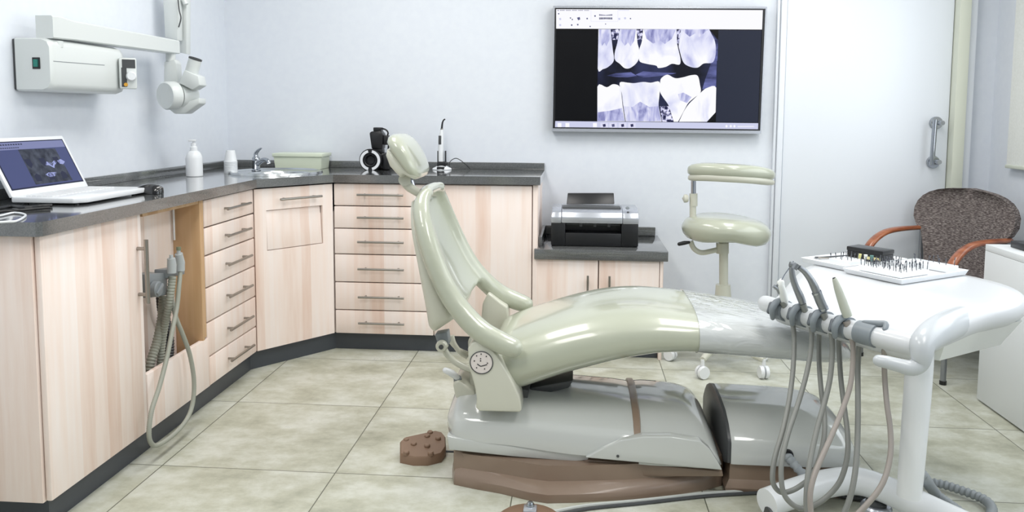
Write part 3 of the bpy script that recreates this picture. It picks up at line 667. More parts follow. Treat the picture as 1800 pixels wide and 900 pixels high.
# box
t = thing('storage_box', 'pale green rectangular plastic box with lid against the back wall', 'box', (-1.53, 4.235, Z9))
bx0, bx1, by0, by1 = -1.655, -1.385, 4.17, 4.32
quick('tub', GREENBOX, t, lambda b: b.loft([[(bx0+o, by0+o, z), (bx1-o, by0+o, z), (bx1-o, by1-o, z), (bx0+o, by1-o, z)] for o, z in ((.008, Z9+.001), (.002, Z9+.066))]), angle=30)
quick('lid', GREENBOX, t, lambda b: b.box(bx0-.005, bx1+.006, by0-.005, by1+.004, Z9+.067, Z9+.086, .003))
# camera with ring flash
CY = 4.19
t = thing('slr_camera', 'black camera with white ring flash and upright flash unit on worktop', 'camera', (-1.12, 4.23, Z9))
cc = at(651, 281.5, CY-.03)
bodyx = at(662, 281, CY).x
quick('body', DARK, t, lambda b: [b.box(bodyx-.065, bodyx+.065, CY+.015, CY+.075, Z9+.001, Z9+.092, .012), b.box(bodyx-.03, bodyx+.03, CY+.01, CY+.07, Z9+.085, Z9+.118, .01), b.box(bodyx+.03, bodyx+.068, CY-.01, CY+.07, Z9+.001, Z9+.085, .012)])
quick('lens', DARK, t, lambda b: b.lathe([(.036, .05), (.036, -.0), (.033, -.006), (.028, -.004), (.02, .012), (.001, .014)], cc, (0, 1, 0), 28))
rfl = quick('ring_flash', DARK, t, lambda b: [b.lathe([(.036, .0), (.058, .0), (.061, .004), (.06, .02), (.036, .022)], cc-V((0, .004, 0)), (0, 1, 0), 36, cap=False)])
def arc(b, a0_, a1_):
    P = []
    for rr in (.041, .055):
        seq = [cc+V((rr*math.cos(a0_+(a1_-a0_)*i/14), -.0075, rr*math.sin(a0_+(a1_-a0_)*i/14))) for i in range(15)]
        P.append(seq)
    for i in range(14): b.poly_prism([P[0][i], P[0][i+1], P[1][i+1], P[1][i]], (0, .0035, 0))
quick('flash_tube', mat('flash_white', srgb(235, 238, 242), .3), rfl, lambda b: [arc(b, -1.35, 1.35), arc(b, math.pi-1.35, math.pi+1.35)], smooth=False)
quick('flash_unit', DARK, t, lambda b: [b.poly_prism([at(649, 234, CY), at(652, 231, CY), at(668, 230, CY), at(673, 236, CY), at(672, 262, CY), at(653, 262, CY)], (0, .07, 0), .006), b.box(at(655, 230, CY).x, at(669, 230, CY).x, CY+.01, CY+.06, at(660, 231, CY).z, at(660, 224, CY).z, .004),
    b.box(at(672, 230, CY).x, at(681, 230, CY).x, CY+.01, CY+.06, at(675, 255, CY).z, at(675, 238, CY).z, .006), b.tube([at(662, 262, CY+.03), at(662, 272, CY+.03)], .014)])
quick('coiled_cord', DARK, t, lambda b: b.tube([at(665, 226, CY+.03), at(676, 227, CY+.02), at(682, 233, CY+.02), at(680, 243, CY+.02), at(683, 255, CY+.03), at(680, 275, CY+.04)], .0045, 8, smooth=6))
# curing light
QY = 4.265; qb = at(777, 297, QY); qb = V((qb.x, QY, Z9)); s_ = 331/1.0
t = thing('curing_light', 'white cordless curing light standing in its charging base', 'dental curing light', qb)
def q(px, py): return at(px, py, QY)
quick('charging_base', PUREW, t, lambda b: [b.lathe([(.052, 0), (.054, .003), (.05, .009), (.035, .016), (.02, .024), (.001, .026)], qb, seg=28)])
ck = quick('cradle', DARK, t, lambda b: [b.box(qb.x-.024, qb.x+.024, QY-.022, QY+.022, Z9+.012, Z9+.045, .004), b.box(qb.x-.024, qb.x-.018, QY-.012, QY+.012, Z9+.04, at(770, 265, QY).z, .002), b.box(qb.x+.017, qb.x+.023, QY-.012, QY+.012, Z9+.04, at(780, 265, QY).z, .002), b.box(qb.x-.02, qb.x+.02, QY-.053, QY-.02, Z9+.004, Z9+.018, .003)])
wand = quick('wand', PUREW, t, lambda b: b.tube([q(775, 289), q(775, 270), q(775, 250), q(776, 236), q(776.5, 228)], [.0155, .0165, .0155, .012, .008], 18, smooth=4))
quick('button_pad', DARKG, wand, lambda b: b.obox(q(774, 246)+V((0, -.0145, 0)), V((.0075, 0, 0)), V((0, 0, .024)), V((0, .003, 0)), .002))
quick('light_guide', DARK, t, lambda b: [b.tube([q(776.5, 228), q(777, 222), q(778, 215), q(780, 211), q(782.5, 209.5)], [.006, .0055, .0045, .004, .0042], 10, smooth=4), b.lathe([(.0075, 0), (.0075, .01)], q(776.5, 229), (0, 0, 1), 12, STEEL)])
quick('power_cord', DARK, t, lambda b: b.tube([qb+V((.04, .02, .008)), q(790, 285)+V((0, .02, 0)), q(798, 279)+V((0, .03, 0)), q(806, 281)+V((0, .03, 0)), q(816, 289)+V((0, .035, 0)), V((at(826, 295, 4.3).x, 4.30, Z9+.004))], .0022, 6, smooth=6))

# ------------------------------------------------------------------ printer
px0, px1 = at(968, 438, 3.93).x, at(1122, 438, 3.93).x; ZP = .545
t = thing('inkjet_printer', 'silver and black inkjet printer on the low worktop', 'printer', ((px0+px1)/2, 4.1, ZP))
PY0, PY1 = 3.93, 4.20
zs_ = at(1040, 393, PY0).z; zp_top = at(1040, 366, PY0+.07).z
ax0, ax1 = px0+.072, px1-.085
quick('lower_body', DARK, t, lambda b: [b.box(px0+.001, ax0, PY0, PY1, ZP+.004, zs_, .004), b.box(ax1, px1-.001, PY0, PY1, ZP+.004, zs_, .004), b.box(ax0, ax1, PY0+.002, PY1, ZP+.004, ZP+.068, .003), b.box(ax0, ax1, PY0+.1, PY1, ZP+.06, zs_-.001), b.box(px0+.02, px1-.02, PY0+.02, PY1-.01, ZP, ZP+.006)])
quick('output_slot', DARKG, t, lambda b: [b.box(ax0+.004, ax1-.004, PY0+.03, PY0+.034, ZP+.105, ZP+.11)]+[b.box(ax0+.07+.07*i, ax0+.085+.07*i, PY0+.02, PY0+.04, ZP+.098, ZP+.118, .002) for i in range(3)])
def pcover(b):
    prof = [(PY0-.002, zs_), (PY0-.003, zs_+.03), (PY0+.012, zs_+.055), (PY0+.05, zp_top-.006), (PY0+.09, zp_top), (PY1-.01, zp_top), (PY1, zp_top-.02), (PY1, zs_)]
    for xa_, xb_, o in ((px0, px0+.052, .0), (px0+.053, px1-.08, .002), (px1-.079, px1, .0)):
        b.poly_prism([(xa_, y-o if y < PY0+.1 else y, z+o*.5) for y, z in prof], (xb_-xa_, 0, 0), .004)
pcv = quick('silver_cover', SILVER, t, pcover)
quick('feed_lip', DARKG, t, lambda b: b.box(px0+.055, px1-.085, PY0+.06, PY0+.14, zp_top-.012, zp_top+.008, .006))
quick('paper_support', DARK, t, lambda b: [b.poly_prism([at(996, 359, 4.16), at(1080, 359, 4.16), at(1079, 339.5, 4.2), at(998, 339.5, 4.2)], (0, .012, 0), .003)])
for qx, qy, r in ((1103, 366, .0085), (1104, 374, .006)): quick('button', DARKG if r < .007 else MIDG, t, lambda b: b.lathe([(.001, .004), (r, .004), (r*1.2, 0)], at(qx, qy, PY0+.018), (0, -.5, .86), 14))

# ------------------------------------------------------------------ suction unit in the niche
su = thing('suction_unit', 'grey suction holder with corrugated hoses in the open niche', 'suction unit', (-1.53, 2.75, .5))
def sx(px, py, X=-1.52): return atx(px, py, X)
blk = MIDG
SUY = atx(290, 500, -1.53).y
hb_ = quick('holder', blk, su, lambda b: [b.poly_prism([sx(258, 482, -1.50), sx(303, 479, -1.50), sx(303, 489, -1.50), sx(295, 492, -1.50), sx(295, 519, -1.50), sx(262, 524, -1.50), sx(258, 500, -1.50)], (-.09, 0, 0), .005), b.poly_prism([sx(294, 474, -1.49), sx(325, 469, -1.49), sx(325, 482, -1.49), sx(294, 489, -1.49)], (-.05, 0, 0), .003)])
kc = sx(270, 508, -1.497)
quick('valve_knob', MIDG, hb_, lambda b: [b.lathe([(.0, .022), (.024, .022), (.028, .018), (.028, 0)], kc, (1, 0, 0), 24), b.obox(kc+V((.024, 0, 0)), V((.004, 0, 0)), V((0, .02, .014)), V((0, -.004, .005)), .002)])
S2 = mat('light_grey_nozzle', srgb(176, 182, 184), .4)
for (bx, by, tx_, ty_) in ((302, 480, 301, 448), (317, 476, 314, 440)):
    nz = quick('nozzle_holder', S2, su, lambda b: [b.tube([sx(bx, by, -1.47), sx(bx, by-14, -1.47), sx(tx_, ty_+6, -1.47)], [.016, .0165, .014], 14), b.tube([sx(tx_, ty_+7, -1.47), sx(tx_, ty_, -1.47)], .007, 10), b.box(sx(bx, by, -1.47).x-.004+.014, sx(bx, by, -1.47).x+.016, sx(bx, by-12, -1.47).y-.004, sx(bx, by-12, -1.47).y+.004, sx(bx, by-8, -1.47).z, sx(bx, by-18, -1.47).z, .001)])
quick('nozzle_tip', mat('olive_tip', srgb(120, 128, 104), .4), su, lambda b: b.tube([sx(314, 440, -1.47), sx(314, 434, -1.47)], .0085, 10))
def cor(name, pts, r, X, m, c2=.011): quick(name, m, su, lambda b: b.tube([sx(p[0], p[1], p[2] if len(p) > 2 else X) for p in pts], r, 12, smooth=6, corr=(c2, .16)))
cor('corrugated_hose', [(303, 486, -1.48), (298, 530, -1.49), (290, 570, -1.52), (284, 610, -1.54), (281, 660, -1.55), (280, 700, -1.555)], .0145, -1.5, SUCT)
cor('corrugated_hose', [(287, 520, -1.54), (284, 560, -1.54), (276, 600, -1.545), (264, 640, -1.55), (258, 680, -1.56)], .017, -1.54, SUCT)
cor('corrugated_hose', [(292, 560, -1.57), (299, 600, -1.565), (296, 640, -1.56), (282, 670, -1.56)], .016, -1.55, DARKG)
cor('corrugated_hose', [(278, 522, -1.57), (281, 550, -1.57), (288, 580, -1.575), (292, 640, -1.575)], .009, -1.55, DARKG)
quick('thin_hose', SUCT, su, lambda b: b.tube([sx(*p) for p in ((317, 478, -1.468), (315, 500, -1.465), (311, 540, -1.462), (302, 585, -1.455), (293, 630, -1.45), (280, 680, -1.445), (267, 720, -1.44), (262, 755, -1.438), (264, 776, -1.438), (275, 783, -1.438), (300, 768, -1.438), (325, 742, -1.438), (338, 712, -1.438), (341, 670, -1.44), (334, 625, -1.448), (322, 590, -1.456), (310, 560, -1.47), (303, 530, -1.50), (300, 505, -1.52))], .0085, 12, smooth=6, corr=(.007, .1)))

# ------------------------------------------------------------------ visitor armchair (far right)
fc = V((-.875, -.484, 0)); sdv = V((-.484, .875, 0)); FRL = V((1.65, 3.62, 0)); FRR = V((1.43, 4.03, 0))
vc = thing('visitor_chair', 'armchair with brown-grey tweed seat and curved cherry wood arms', 'armchair', (1.73, 3.92, 0))
RRL = FRL-fc*.40; RRR = FRR-fc*.40
ALU = mat('aluminium_leg', srgb(150, 154, 160), .35, .8)
for p, tp_ in ((FRL, .43), (FRR, .43), (RRL, .64), (RRR, .64)):
    lg = quick('leg', ALU, vc, lambda b: b.tube([p+V((0, 0, .012)), p+V((0, 0, tp_))], .0125, 14))
    quick('foot_cap', DARK, lg, lambda b: b.tube([p, p+V((0, 0, .018))], .015, 12))
cen = (FRL+FRR+RRL+RRR)/4
quick('seat_rail', ALU, vc, lambda b: [b.tube([a+V((0, 0, .37)), c_+V((0, 0, .37))], .011, 10) for a, c_ in ((FRL, FRR), (RRL, RRR), (FRL, RRL), (FRR, RRR))])
quick('seat', FABRIC, vc, lambda b: b.obox(cen+V((0, 0, .415)), fc*.225, sdv*.215, V((0, 0, .038)), .03, seg=4), sub=0)
bc = (RRL+RRR)/2-fc*.02
def bk(b):
    # shield-shaped back: half widths by height, curved around the sitter
    rows = [(.36, .165), (.44, .17), (.52, .185), (.58, .20), (.625, .215), (.65, .245), (.69, .265), (.735, .266), (.77, .252), (.80, .226), (.822, .19), (.838, .145), (.848, .09), (.852, .03)]
    secs = []
    for z, hw in rows:
        lean = (z-.4)*.10; ring_ = []
        for k2 in range(-6, 7):
            v = k2/6; cv = .045*v*v; ring_.append(bc+sdv*(hw*v)+fc*(.028+cv-lean)+V((0, 0, z)))
        for k2 in range(6, -7, -1):
            v = k2/6; cv = .045*v*v; ring_.append(bc+sdv*(hw*v)+fc*(-.012+cv-lean)+V((0, 0, z)))
        secs.append(ring_)
    b.loft(secs)
quick('backrest', FABRIC, vc, bk, angle=60)
def arm(b, S, rear):
    P = [(rear, .632), (.05+rear, .632), (.16, .632), (.26, .622), (.335, .59), (.385, .54), (.405, .48), (.412, .43)]
    base = S+fc*0; secs = []
    pts = [RR+fc*d for RR, d in [(S, p[0]) for p in P]]
    C_ = spline([pts[i]+V((0, 0, P[i][1])) for i in range(len(P))], 4)
    for i, p in enumerate(C_):
        d = (C_[min(i+1, len(C_)-1)]-C_[max(0, i-1)]).normalized(); nrm = d.cross(sdv).normalized(); t_ = i/(len(C_)-1)
        w_ = .024*(.55+.45*min(1, t_*4)); h = .011+.006*t_
        secs.append([p+sdv*(w_*math.cos(a))+nrm*(h*math.sin(a)) for a in [2*math.pi*k2/12 for k2 in range(12)]])
    b.loft(secs)
quick('armrest', ARMW, vc, lambda b: arm(b, RRR+sdv*.0, -.01), angle=70)
quick('armrest', ARMW, vc, lambda b: arm(b, RRL-sdv*.0, -.01), angle=70)

# ------------------------------------------------------------------ desk (far right)
dk_ = thing('desk', 'plain white desk with solid side panel at the right edge', 'desk', (1.92, 2.9, 0))
DX, DY1 = 1.705, 3.43
DM = mat('desk_white', srgb(232, 236, 238), .35)
quick('side_panel', DM, dk_, lambda b: b.box(DX, DX+.03, 1.9, DY1, .008, .645, .001))
quick('back_panel', DM, dk_, lambda b: b.box(DX+.032, XR-.05, DY1-.02, DY1-.001, .02, .64))
quick('desktop', DM, dk_, lambda b: b.box(DX, XR-.02, 1.9, DY1, .646, .672, .001))
quick('side_panel', DM, dk_, lambda b: b.box(XR-.05, XR-.02, 1.9, DY1, .008, .645, .001))
o_ = V((at(1790, 440, 3.3).x, 3.3, .672))
t = thing('card_holder', 'small black-edged white box at the desk edge, cut by the photo edge', 'box', o_)
quick('tray', DARK, t, lambda b: b.box(o_.x, o_.x+.16, 3.22, 3.36, .6725, .70, .002)); quick('insert', PUREW, t, lambda b: b.box(o_.x+.006, o_.x+.154, 3.218, 3.2195, .678, .695))

# ------------------------------------------------------------------ dentist's stool
SYc = 3.8
st = thing('dentist_stool', 'sage green dentist stool with curved arm support by the back wall', 'stool', (.70, SYc, 0))
def s2(px, py, dy=0): return at(px, py, SYc+dy)
sc_ = s2(1276, 402)
def sseat(b):
    secs = []; n = 20
    prof = []
    for v, hw in ((-1, .13), (-.93, .16), (-.75, .185), (-.4, .202), (0, .208), (.4, .204), (.75, .19), (.93, .165), (1, .13)):
        prof.append((v, hw))
    for v, hw in prof:
        z0 = sc_.z+v*.062
        ring_ = []
        for k2 in range(36):
            a = 2*math.pi*k2/36; x = hw*math.cos(a); y = hw*.92*math.sin(a)
            dz = (.018*(x/.2)**2*(-1 if v > 0 else -.5) + (.018 if v < 0 and abs(x) < .12 else 0)*(1-abs(x)/.12))+ (-.012*x/.2)
            ring_.append((sc_.x+x, SYc+y, z0+dz))
        secs.append(ring_)
    b.loft(secs)
quick('seat', VINYL, st, sseat, angle=70)
def sarm(b, zoff, h, hw, grow=0):
    # curved pad around the back-left, seen from the front
    C_ = [s2(1212, 301+zoff, .02), s2(1240, 300+zoff, -.04), s2(1285, 302+zoff, -.09), s2(1325, 305+zoff, -.07), s2(1358, 310+zoff, .0)]
    C_ = spline(C_, 5); secs = []
    for i, p in enumerate(C_):
        t_ = i/(len(C_)-1); d = (C_[min(i+1, len(C_)-1)]-C_[max(0, i-1)]).normalized(); sdx = V((-d.y, d.x, 0)).normalized()
        e = math.sqrt(max(.08, 1-(2*t_-1)**6))
        secs.append([p+sdx*(hw*e*math.copysign(abs(math.cos(a))**.7, math.cos(a)))+V((0, 0, h*e*math.copysign(abs(math.sin(a))**.7, math.sin(a)))) for a in [2*math.pi*k2/16 for k2 in range(16)]])
    b.loft(secs)
quick('arm_pad', VINYL, st, lambda b: sarm(b, -2, .032, .045), angle=70)
quick('pad_support', SHELL, st, lambda b: sarm(b, 11, .02, .04), angle=70)
quick('support_post', CHROME, st, lambda b: b.tube([s2(1219, 317), s2(1219, 345)], .012, 12))
quick('post_sleeve', SHELL, st, lambda b: [b.tube([s2(1219, 340), s2(1219, 362)], .019, 14), b.tube([s2(1218, 362), s2(1218, 385)], .0155, 14)])
quick('height_knob', SHELL, st, lambda b: b.lathe([(.0, -.001), (.015, 0), (.02, .008), (.02, .02), (.0, .03)], s2(1210, 349), (-1, 0, 0), 16))
quick('curved_bracket', SHELL, st, lambda b: b.tube([s2(1214, 424), s2(1220, 437), s2(1233, 444), s2(1252, 441), s2(1268, 437)], .0125, 12, smooth=5))
quick('lever', DARK, st, lambda b: b.tube([s2(1194, 429, -.03), s2(1203, 427, -.03), s2(1211, 426, -.03)], [.009, .010, .007], 12, dome=True))
quick('column', SHELL, st, lambda b: [b.tube([s2(1272, 425), s2(1272, 520)], .021, 18), b.tube([s2(1270, 427), s2(1270, 445)], .03, 18), b.tube([s2(1271, 500), s2(1271, 530)], [.034, .04], 18)])
bz = .07; b0 = V((s2(1271, 500).x, SYc, 0))
for i in range(5):
    a = math.radians(-135+72*i+15); e = b0+V((math.cos(a), math.sin(a), 0))*.24
    lg = quick('leg', SHELL, st, lambda b: b.tube([b0+V((0, 0, .12)), b0.lerp(e, .5)+V((0, 0, .112)), e+V((0, 0, .088))], [.024, .02, .014], 12, smooth=3))
    cs = quick('caster', PUREW, lg, lambda b: [b.lathe([(.001, -.02), (.028, -.02), (.03, -.012), (.03, -.004), (.001, -.003)], e+V((0, 0, .031)), V((math.cos(a+1), math.sin(a+1), 0)), 20), b.lathe([(.001, .003), (.03, .004), (.03, .012), (.028, .02), (.001, .02)], e+V((0, 0, .031)), V((math.cos(a+1), math.sin(a+1), 0)), 20), b.tube([e+V((0, 0, .03)), e+V((0, 0, .09))], .009, 10)])
b0z = quick('hub', SHELL, st, lambda b: b.tube([b0+V((0, 0, .07)), b0+V((0, 0, .14)), b0+V((0, 0, s2(1271, 525).z))], [.045, .045, .038], 18))

# ------------------------------------------------------------------ dental chair
dc = thing('dental_chair', 'sage green reclining dental chair on white and taupe base', 'dental chair', (.1, 2.7, 0))
YCc = 2.72
def se(yc, hw, zb, zt, x, n=28, e=3.2, dx=0):
    pts = []
    for k2 in range(n):
        a = 2*math.pi*k2/n; c_, s_1 = math.cos(a), math.sin(a)
        yy = math.copysign(abs(c_)**(2/e), c_); zz = math.copysign(abs(s_1)**(2/2.4), s_1)
        pts.append(V((x+dx*zz, yc+hw*yy, (zb+zt)/2+(zt-zb)/2*zz)))
    return pts
SEAT = [(864, 622, 652, .19), (872, 612, 672, .225), (888, 607, 686, .245), (910, 600, 689, .255), (950, 588, 677, .262), (1000, 574, 661, .265), (1050, 564, 648, .268), (1090, 559, 638, .268), (1130, 557, 630, .265), (1170, 559, 624, .262), (1230, 565, 622, .255), (1290, 573, 625, .245), (1350, 582, 629, .235), (1410, 592, 633, .222), (1455, 601, 635, .20), (1480, 608, 633, .17), (1494, 615, 628, .12)]
def seat_secs(i0, i1, g=0):
    out = []
    for px, ty, by, hw in SEAT[i0:i1]:
        Yn = YCc-hw; t_ = at(px, ty, Yn); b_ = at(px, by+13, Yn)
        out.append(se(YCc, hw+.012+g, b_.z-g, t_.z+.012+g, t_.x))
    return out
def sub_secs(secs, n=3):
    out = []
    m = len(secs[0]); cols = [spline([s_1[k2] for s_1 in secs], n) for k2 in range(m)]
    return [[cols[k2][i] for k2 in range(m)] for i in range(len(cols[0]))]
quick('seat_cushion', VINYL, dc, lambda b: b.loft(sub_secs(seat_secs(0, len(SEAT)))), angle=75)
fcov = quick('foot_cover', FILM, dc, lambda b: b.loft(sub_secs(seat_secs(10, len(SEAT), .003))), angle=75)
fcov['label'] = 'clear plastic film over the foot end'
quick('seat_hem', SHELL, dc, lambda b: b.loft(sub_secs([[V((p.x, YCc+(p.y-YCc)*.93, s_1[0].z+(p.z-s_1[0].z)*.25-.018)) for p in s_1] for s_1 in seat_secs(2, 15)])), angle=60) if False else None

# backrest: padded membrane between two bolsters that run forward into arms
BP = [(752, 338, .12), (743, 352, .15), (741, 375, .185), (748, 412, .215), (764, 462, .238), (786, 510, .25), (812, 548, .262), (845, 582, .275), (880, 602, .285), (902, 611, .288)]
BR = [.018, .026, .031, .033, .034, .035, .036, .037, .036, .033]
def bpt(px, py, hw, sgn=-1):
    p = at(px, py, YCc-hw); return V((p.x, YCc+sgn*hw, p.z))
def backb(b):
    for sg in (-1, 1):
        b.tube([bpt(x, y, h, sg) for x, y, h in BP], BR, 16, smooth=5, dome=True)
    secs = []
    for i, (x, y, h) in enumerate(BP[:7]):
        p = bpt(x, y, h); q0 = bpt(*BP[max(0, i-1)]); q1 = bpt(*BP[i+1]); d = V((q1.x-q0.x, 0, q1.z-q0.z)).normalized()
        nf = V((-d.z, 0, d.x)); nf = nf if nf.x > 0 else -nf
        ring_ = []; t0 = .0
        for k2 in range(-7, 8):
            v = k2/7; ring_.append(V((p.x, YCc+v*h, p.z))+nf*(.012-.030*(1-v*v)))
        for k2 in range(7, -8, -1):
            v = k2/7; ring_.append(V((p.x, YCc+v*h, p.z))+nf*(-.024-.035*(1-v*v)*.4))
        secs.append(ring_)
    b.loft(sub_secs(secs, 4))
    b.tube([bpt(752, 338, .12, -1)+V((0, 0, -.004)), bpt(752, 335, .06, -1)+V((.004, 0, 0)), bpt(752, 335, .06, 1)+V((.004, 0, 0)), bpt(752, 338, .12, 1)+V((0, 0, -.004))], .02, 14, smooth=4)
quick('backrest', VINYL, dc, backb, remesh=.0075, sm=10)
SH = [((728, 352), (722, 356), .10), ((733, 375), (719, 375), .15), ((738, 410), (720, 410), .185), ((752, 455), (727, 455), .205), ((772, 505), (735, 505), .22), ((795, 545), (742, 548), .225), ((802, 560), (747, 578), .22), ((790, 566), (757, 587), .19)]
def shellb(b):
    secs = []
    for (fx, fy), (bx, by), hw in SH:
        F_ = at(fx, fy, YCc-hw); B_ = at(bx, by, YCc-hw); ring_ = []
        for k2 in range(24):
            a = 2*math.pi*k2/24; c_, s1 = math.cos(a), math.sin(a)
            yy = math.copysign(abs(c_)**.45, c_); xx = math.copysign(abs(s1)**.6, s1)
            m_ = (F_+B_)/2; h_ = (F_-B_)/2; ring_.append(V((m_.x+h_.x*xx*1.05, YCc+hw*yy, m_.z+h_.z*xx*1.05)))
        secs.append(ring_)
    b.loft(sub_secs(secs, 3))
quick('back_shell', SHELL, dc, shellb, angle=70)
# headrest
def hp(pts, Y): return [at(x, y, Y) for x, y in pts]
hr = quick('headrest', VINYL, dc, lambda b: b.puff(hp([(675, 247), (677, 240), (684, 236), (694, 237), (705, 245), (716, 259), (726, 277), (733, 294), (736, 306), (733, 314), (726, 317), (718, 312), (708, 300), (696, 283), (684, 266)], YCc-.12), YCc-.14, YCc+.14, n=24, e=3.6), angle=80)
quick('headrest_shell', SHELL, hr, lambda b: b.puff(hp([(677, 262), (675, 272), (682, 291), (694, 305), (703, 314), (711, 309), (727, 317), (732, 312), (712, 291), (686, 263)], YCc-.12), YCc-.125, YCc+.125, n=16, e=6), angle=60)
quick('neck_link', SHELL, dc, lambda b: [b.tube([at(711, 316, YCc-.05), at(716, 326, YCc-.05), at(727, 334, YCc-.05), at(737, 340, YCc-.05)], [.017, .016, .015, .014], 14, smooth=4), b.tube([at(711, 316, YCc-.075), at(711, 316, YCc+.03)+V((.0, 0, 0))], .021, 20), b.tube([at(722, 316, YCc-.03), at(727, 332, YCc-.03)], .009, 12, CHROME)])
# lower hinge hardware
quick('hinge_bracket', MIDG, dc, lambda b: [b.poly_prism([at(764, 588, 2.56), at(786, 584, 2.56), at(789, 607, 2.56), at(772, 613, 2.56)], (0, .05, 0), .003), b.lathe([(0, -.006), (.016, -.006), (.02, 0), (.02, .03)], at(776, 609, 2.55), (0, 1, 0), 22, SHELL), b.lathe([(0, -.009), (.008, -.009), (.008, -.005)], at(776, 609, 2.55), (0, 1, 0), 14, DARKG)])
quick('linkage_arm', SHELL, dc, lambda b: b.tube([at(x, y, 2.58) for x, y in ((780, 612), (787, 624), (800, 636), (816, 645), (830, 650))], .011, 10, smooth=4))
quick('linkage_arm', SHELL, dc, lambda b: b.tube([at(x, y, 2.66) for x, y in ((794, 590), (798, 604), (808, 618), (822, 628))], .009, 10, smooth=4))
quick('linkage_arm', SHELL, dc, lambda b: b.tube([at(x, y, 2.72) for x, y in ((786, 585), (793, 602), (806, 614), (824, 622))], .007, 10, smooth=4))
# pivot housings
HY = 2.425
HS = [(822, 612), (828, 604), (838, 600), (850, 602), (862, 611), (873, 625), (887, 648), (903, 676), (914, 700), (917, 722), (912, 725), (842, 723), (836, 717), (838, 702), (834, 678), (824, 645)]
ho = quick('pivot_housing', SHELL, dc, lambda b: b.poly_prism([at(x, y, HY) for x, y in HS], (0, .10, 0), .008, seg=3), angle=50)
ec = at(846.5, 637, HY)
DIAL = mat('dial_face', srgb(222, 214, 210), .35)
em = quick('emblem_disc', DIAL, ho, lambda b: [b.lathe([(.033, .004), (.0375, -.003), (.035, -.004), (.034, -.002)], ec, (0, 1, 0), 36, DARKG, cap=False), b.lathe([(.001, -.0025), (.0345, -.0025), (.035, .003)], ec, (0, 1, 0), 36, DIAL)])
def marks(b):
    for x, y in ((838, 625), (846, 622), (855, 626), (834, 634), (845, 634), (857, 638), (838, 646), (845, 630), (852, 648)):
        b.lathe([(.001, -.0042), (.0018, -.0042), (.0022, -.002)], at(x, y, HY), (0, 1, 0), 8)
    b.tube([at(839, 640, HY-.003), at(845, 644, HY-.003)], .0015, 6); b.tube([at(845, 644, HY-.003), at(856, 641, HY-.003)], .0015, 6)
quick('emblem_marks', DARK, em, marks)
quick('pivot_housing', SHELL, dc, lambda b: b.poly_prism([at(x, y, 2.93) for x, y in ((846, 556), (848, 534), (858, 514), (868, 522), (880, 532), (892, 540), (894, 560), (880, 640), (850, 640))], (0, .08, 0), .008, seg=3), angle=50)
# step/levers at the back of the carriage
quick('rear_foot', SHELL, dc, lambda b: [b.poly_prism([at(795, 674, 2.56), at(805, 668, 2.56), at(835, 690, 2.56), at(842, 722, 2.56), at(832, 722, 2.56), at(800, 700, 2.56)], (0, .16, 0), .01, seg=3), b.poly_prism([at(802, 684, 2.6), at(830, 690, 2.6), at(830, 716, 2.6), at(806, 704, 2.6)], (0, .2, 0), .006)])
quick('release_lever', PUREW, dc, lambda b: [b.tube([at(783, 651, 2.55), at(794, 656, 2.56), at(804, 664, 2.58)], [.010, .012, .010], 12, smooth=3, dome=True), b.tube([at(804, 664, 2.58), at(806, 684, 2.6)], .014, 12, MIDG)])
quick('rear_upright', SHELL, dc, lambda b: b.poly_prism([at(822, 598, 2.6), at(832, 592, 2.6), at(842, 600, 2.6), at(838, 690, 2.6), at(826, 700, 2.6)], (0, .22, 0), .008))
# carriage and base
def dome_secs(pts, y0, y1, zb):
    # pts: (x, ztop); rounded lengthwise cover
    secs = []
    for x, zt_, z0, ya_, yb_ in pts:
        h = zt_-z0; w_ = yb_-ya_
        secs.append([V((x, y, z)) for y, z in ((ya_, z0), (ya_, z0+h*.45), (ya_+.012, z0+h*.56), (ya_+.05, z0+h*.74), (ya_+.11, z0+h*.90), (ya_+w_*.42, z0+h*.985), (ya_+w_*.55, zt_), (ya_+w_*.7, z0+h*.985), (yb_-.1, z0+h*.9), (yb_-.04, z0+h*.72), (yb_-.01, z0+h*.5), (yb_, z0+h*.4), (yb_, z0))])
    return secs
def X(px, py, Y): return at(px, py, Y).x
CR = [(X(784, 775, 2.47), .235, .185, 2.50, 2.90), (X(792, 775, 2.47), .262, .155, 2.475, 2.94), (X(815, 775, 2.47), .277, .148, 2.455, 2.95), (X(900, 775, 2.47), .275, .140, 2.45, 2.95), (X(1000, 775, 2.46), .262, .122, 2.445, 2.95), (X(1120, 775, 2.45), .245, .115, 2.44, 2.95), (X(1160, 775, 2.45), .21, .115, 2.45, 2.93)]
cg = quick('carriage', BASEW, dc, lambda b: b.loft(sub_secs(dome_secs(CR, 0, 0, 0), 3)), angle=60)
quick('lower_lip', BASEW, cg, lambda b: b.poly_prism([at(x, y, 2.452) for x, y in ((785, 766), (815, 772), (900, 783), (1006, 796), (1034, 797), (1034, 809), (1010, 812), (900, 803), (789, 791))], (0, .48, 0), .004), angle=50)
quick('slot_shade_fill', DARKG, dc, lambda b: b.poly_prism([at(x, y, 2.50) for x, y in ((815, 795), (1025, 812), (990, 824), (900, 822), (845, 812))], (0, .4, 0)))  # dark block standing in for the shade inside the gap below the carriage
XC0, XC1 = X(1118, 720, 2.6), X(1270, 826, 2.46)
CV = [(XC0, .245, .098, 2.445, 2.96), (X(1150, 760, 2.46), .247, .098, 2.44, 2.965), (X(1200, 760, 2.46), .240, .098, 2.44, 2.965), (X(1228, 760, 2.46), .230, .096, 2.44, 2.96), (X(1248, 775, 2.46), .207, .095, 2.445, 2.955), (X(1262, 800, 2.46), .16, .095, 2.455, 2.945), (XC1, .10, .094, 2.48, 2.92)]
cvr = quick('base_cover', BASEW, dc, lambda b: b.loft(sub_secs(dome_secs(CV, 0, 0, 0), 4)), angle=60)
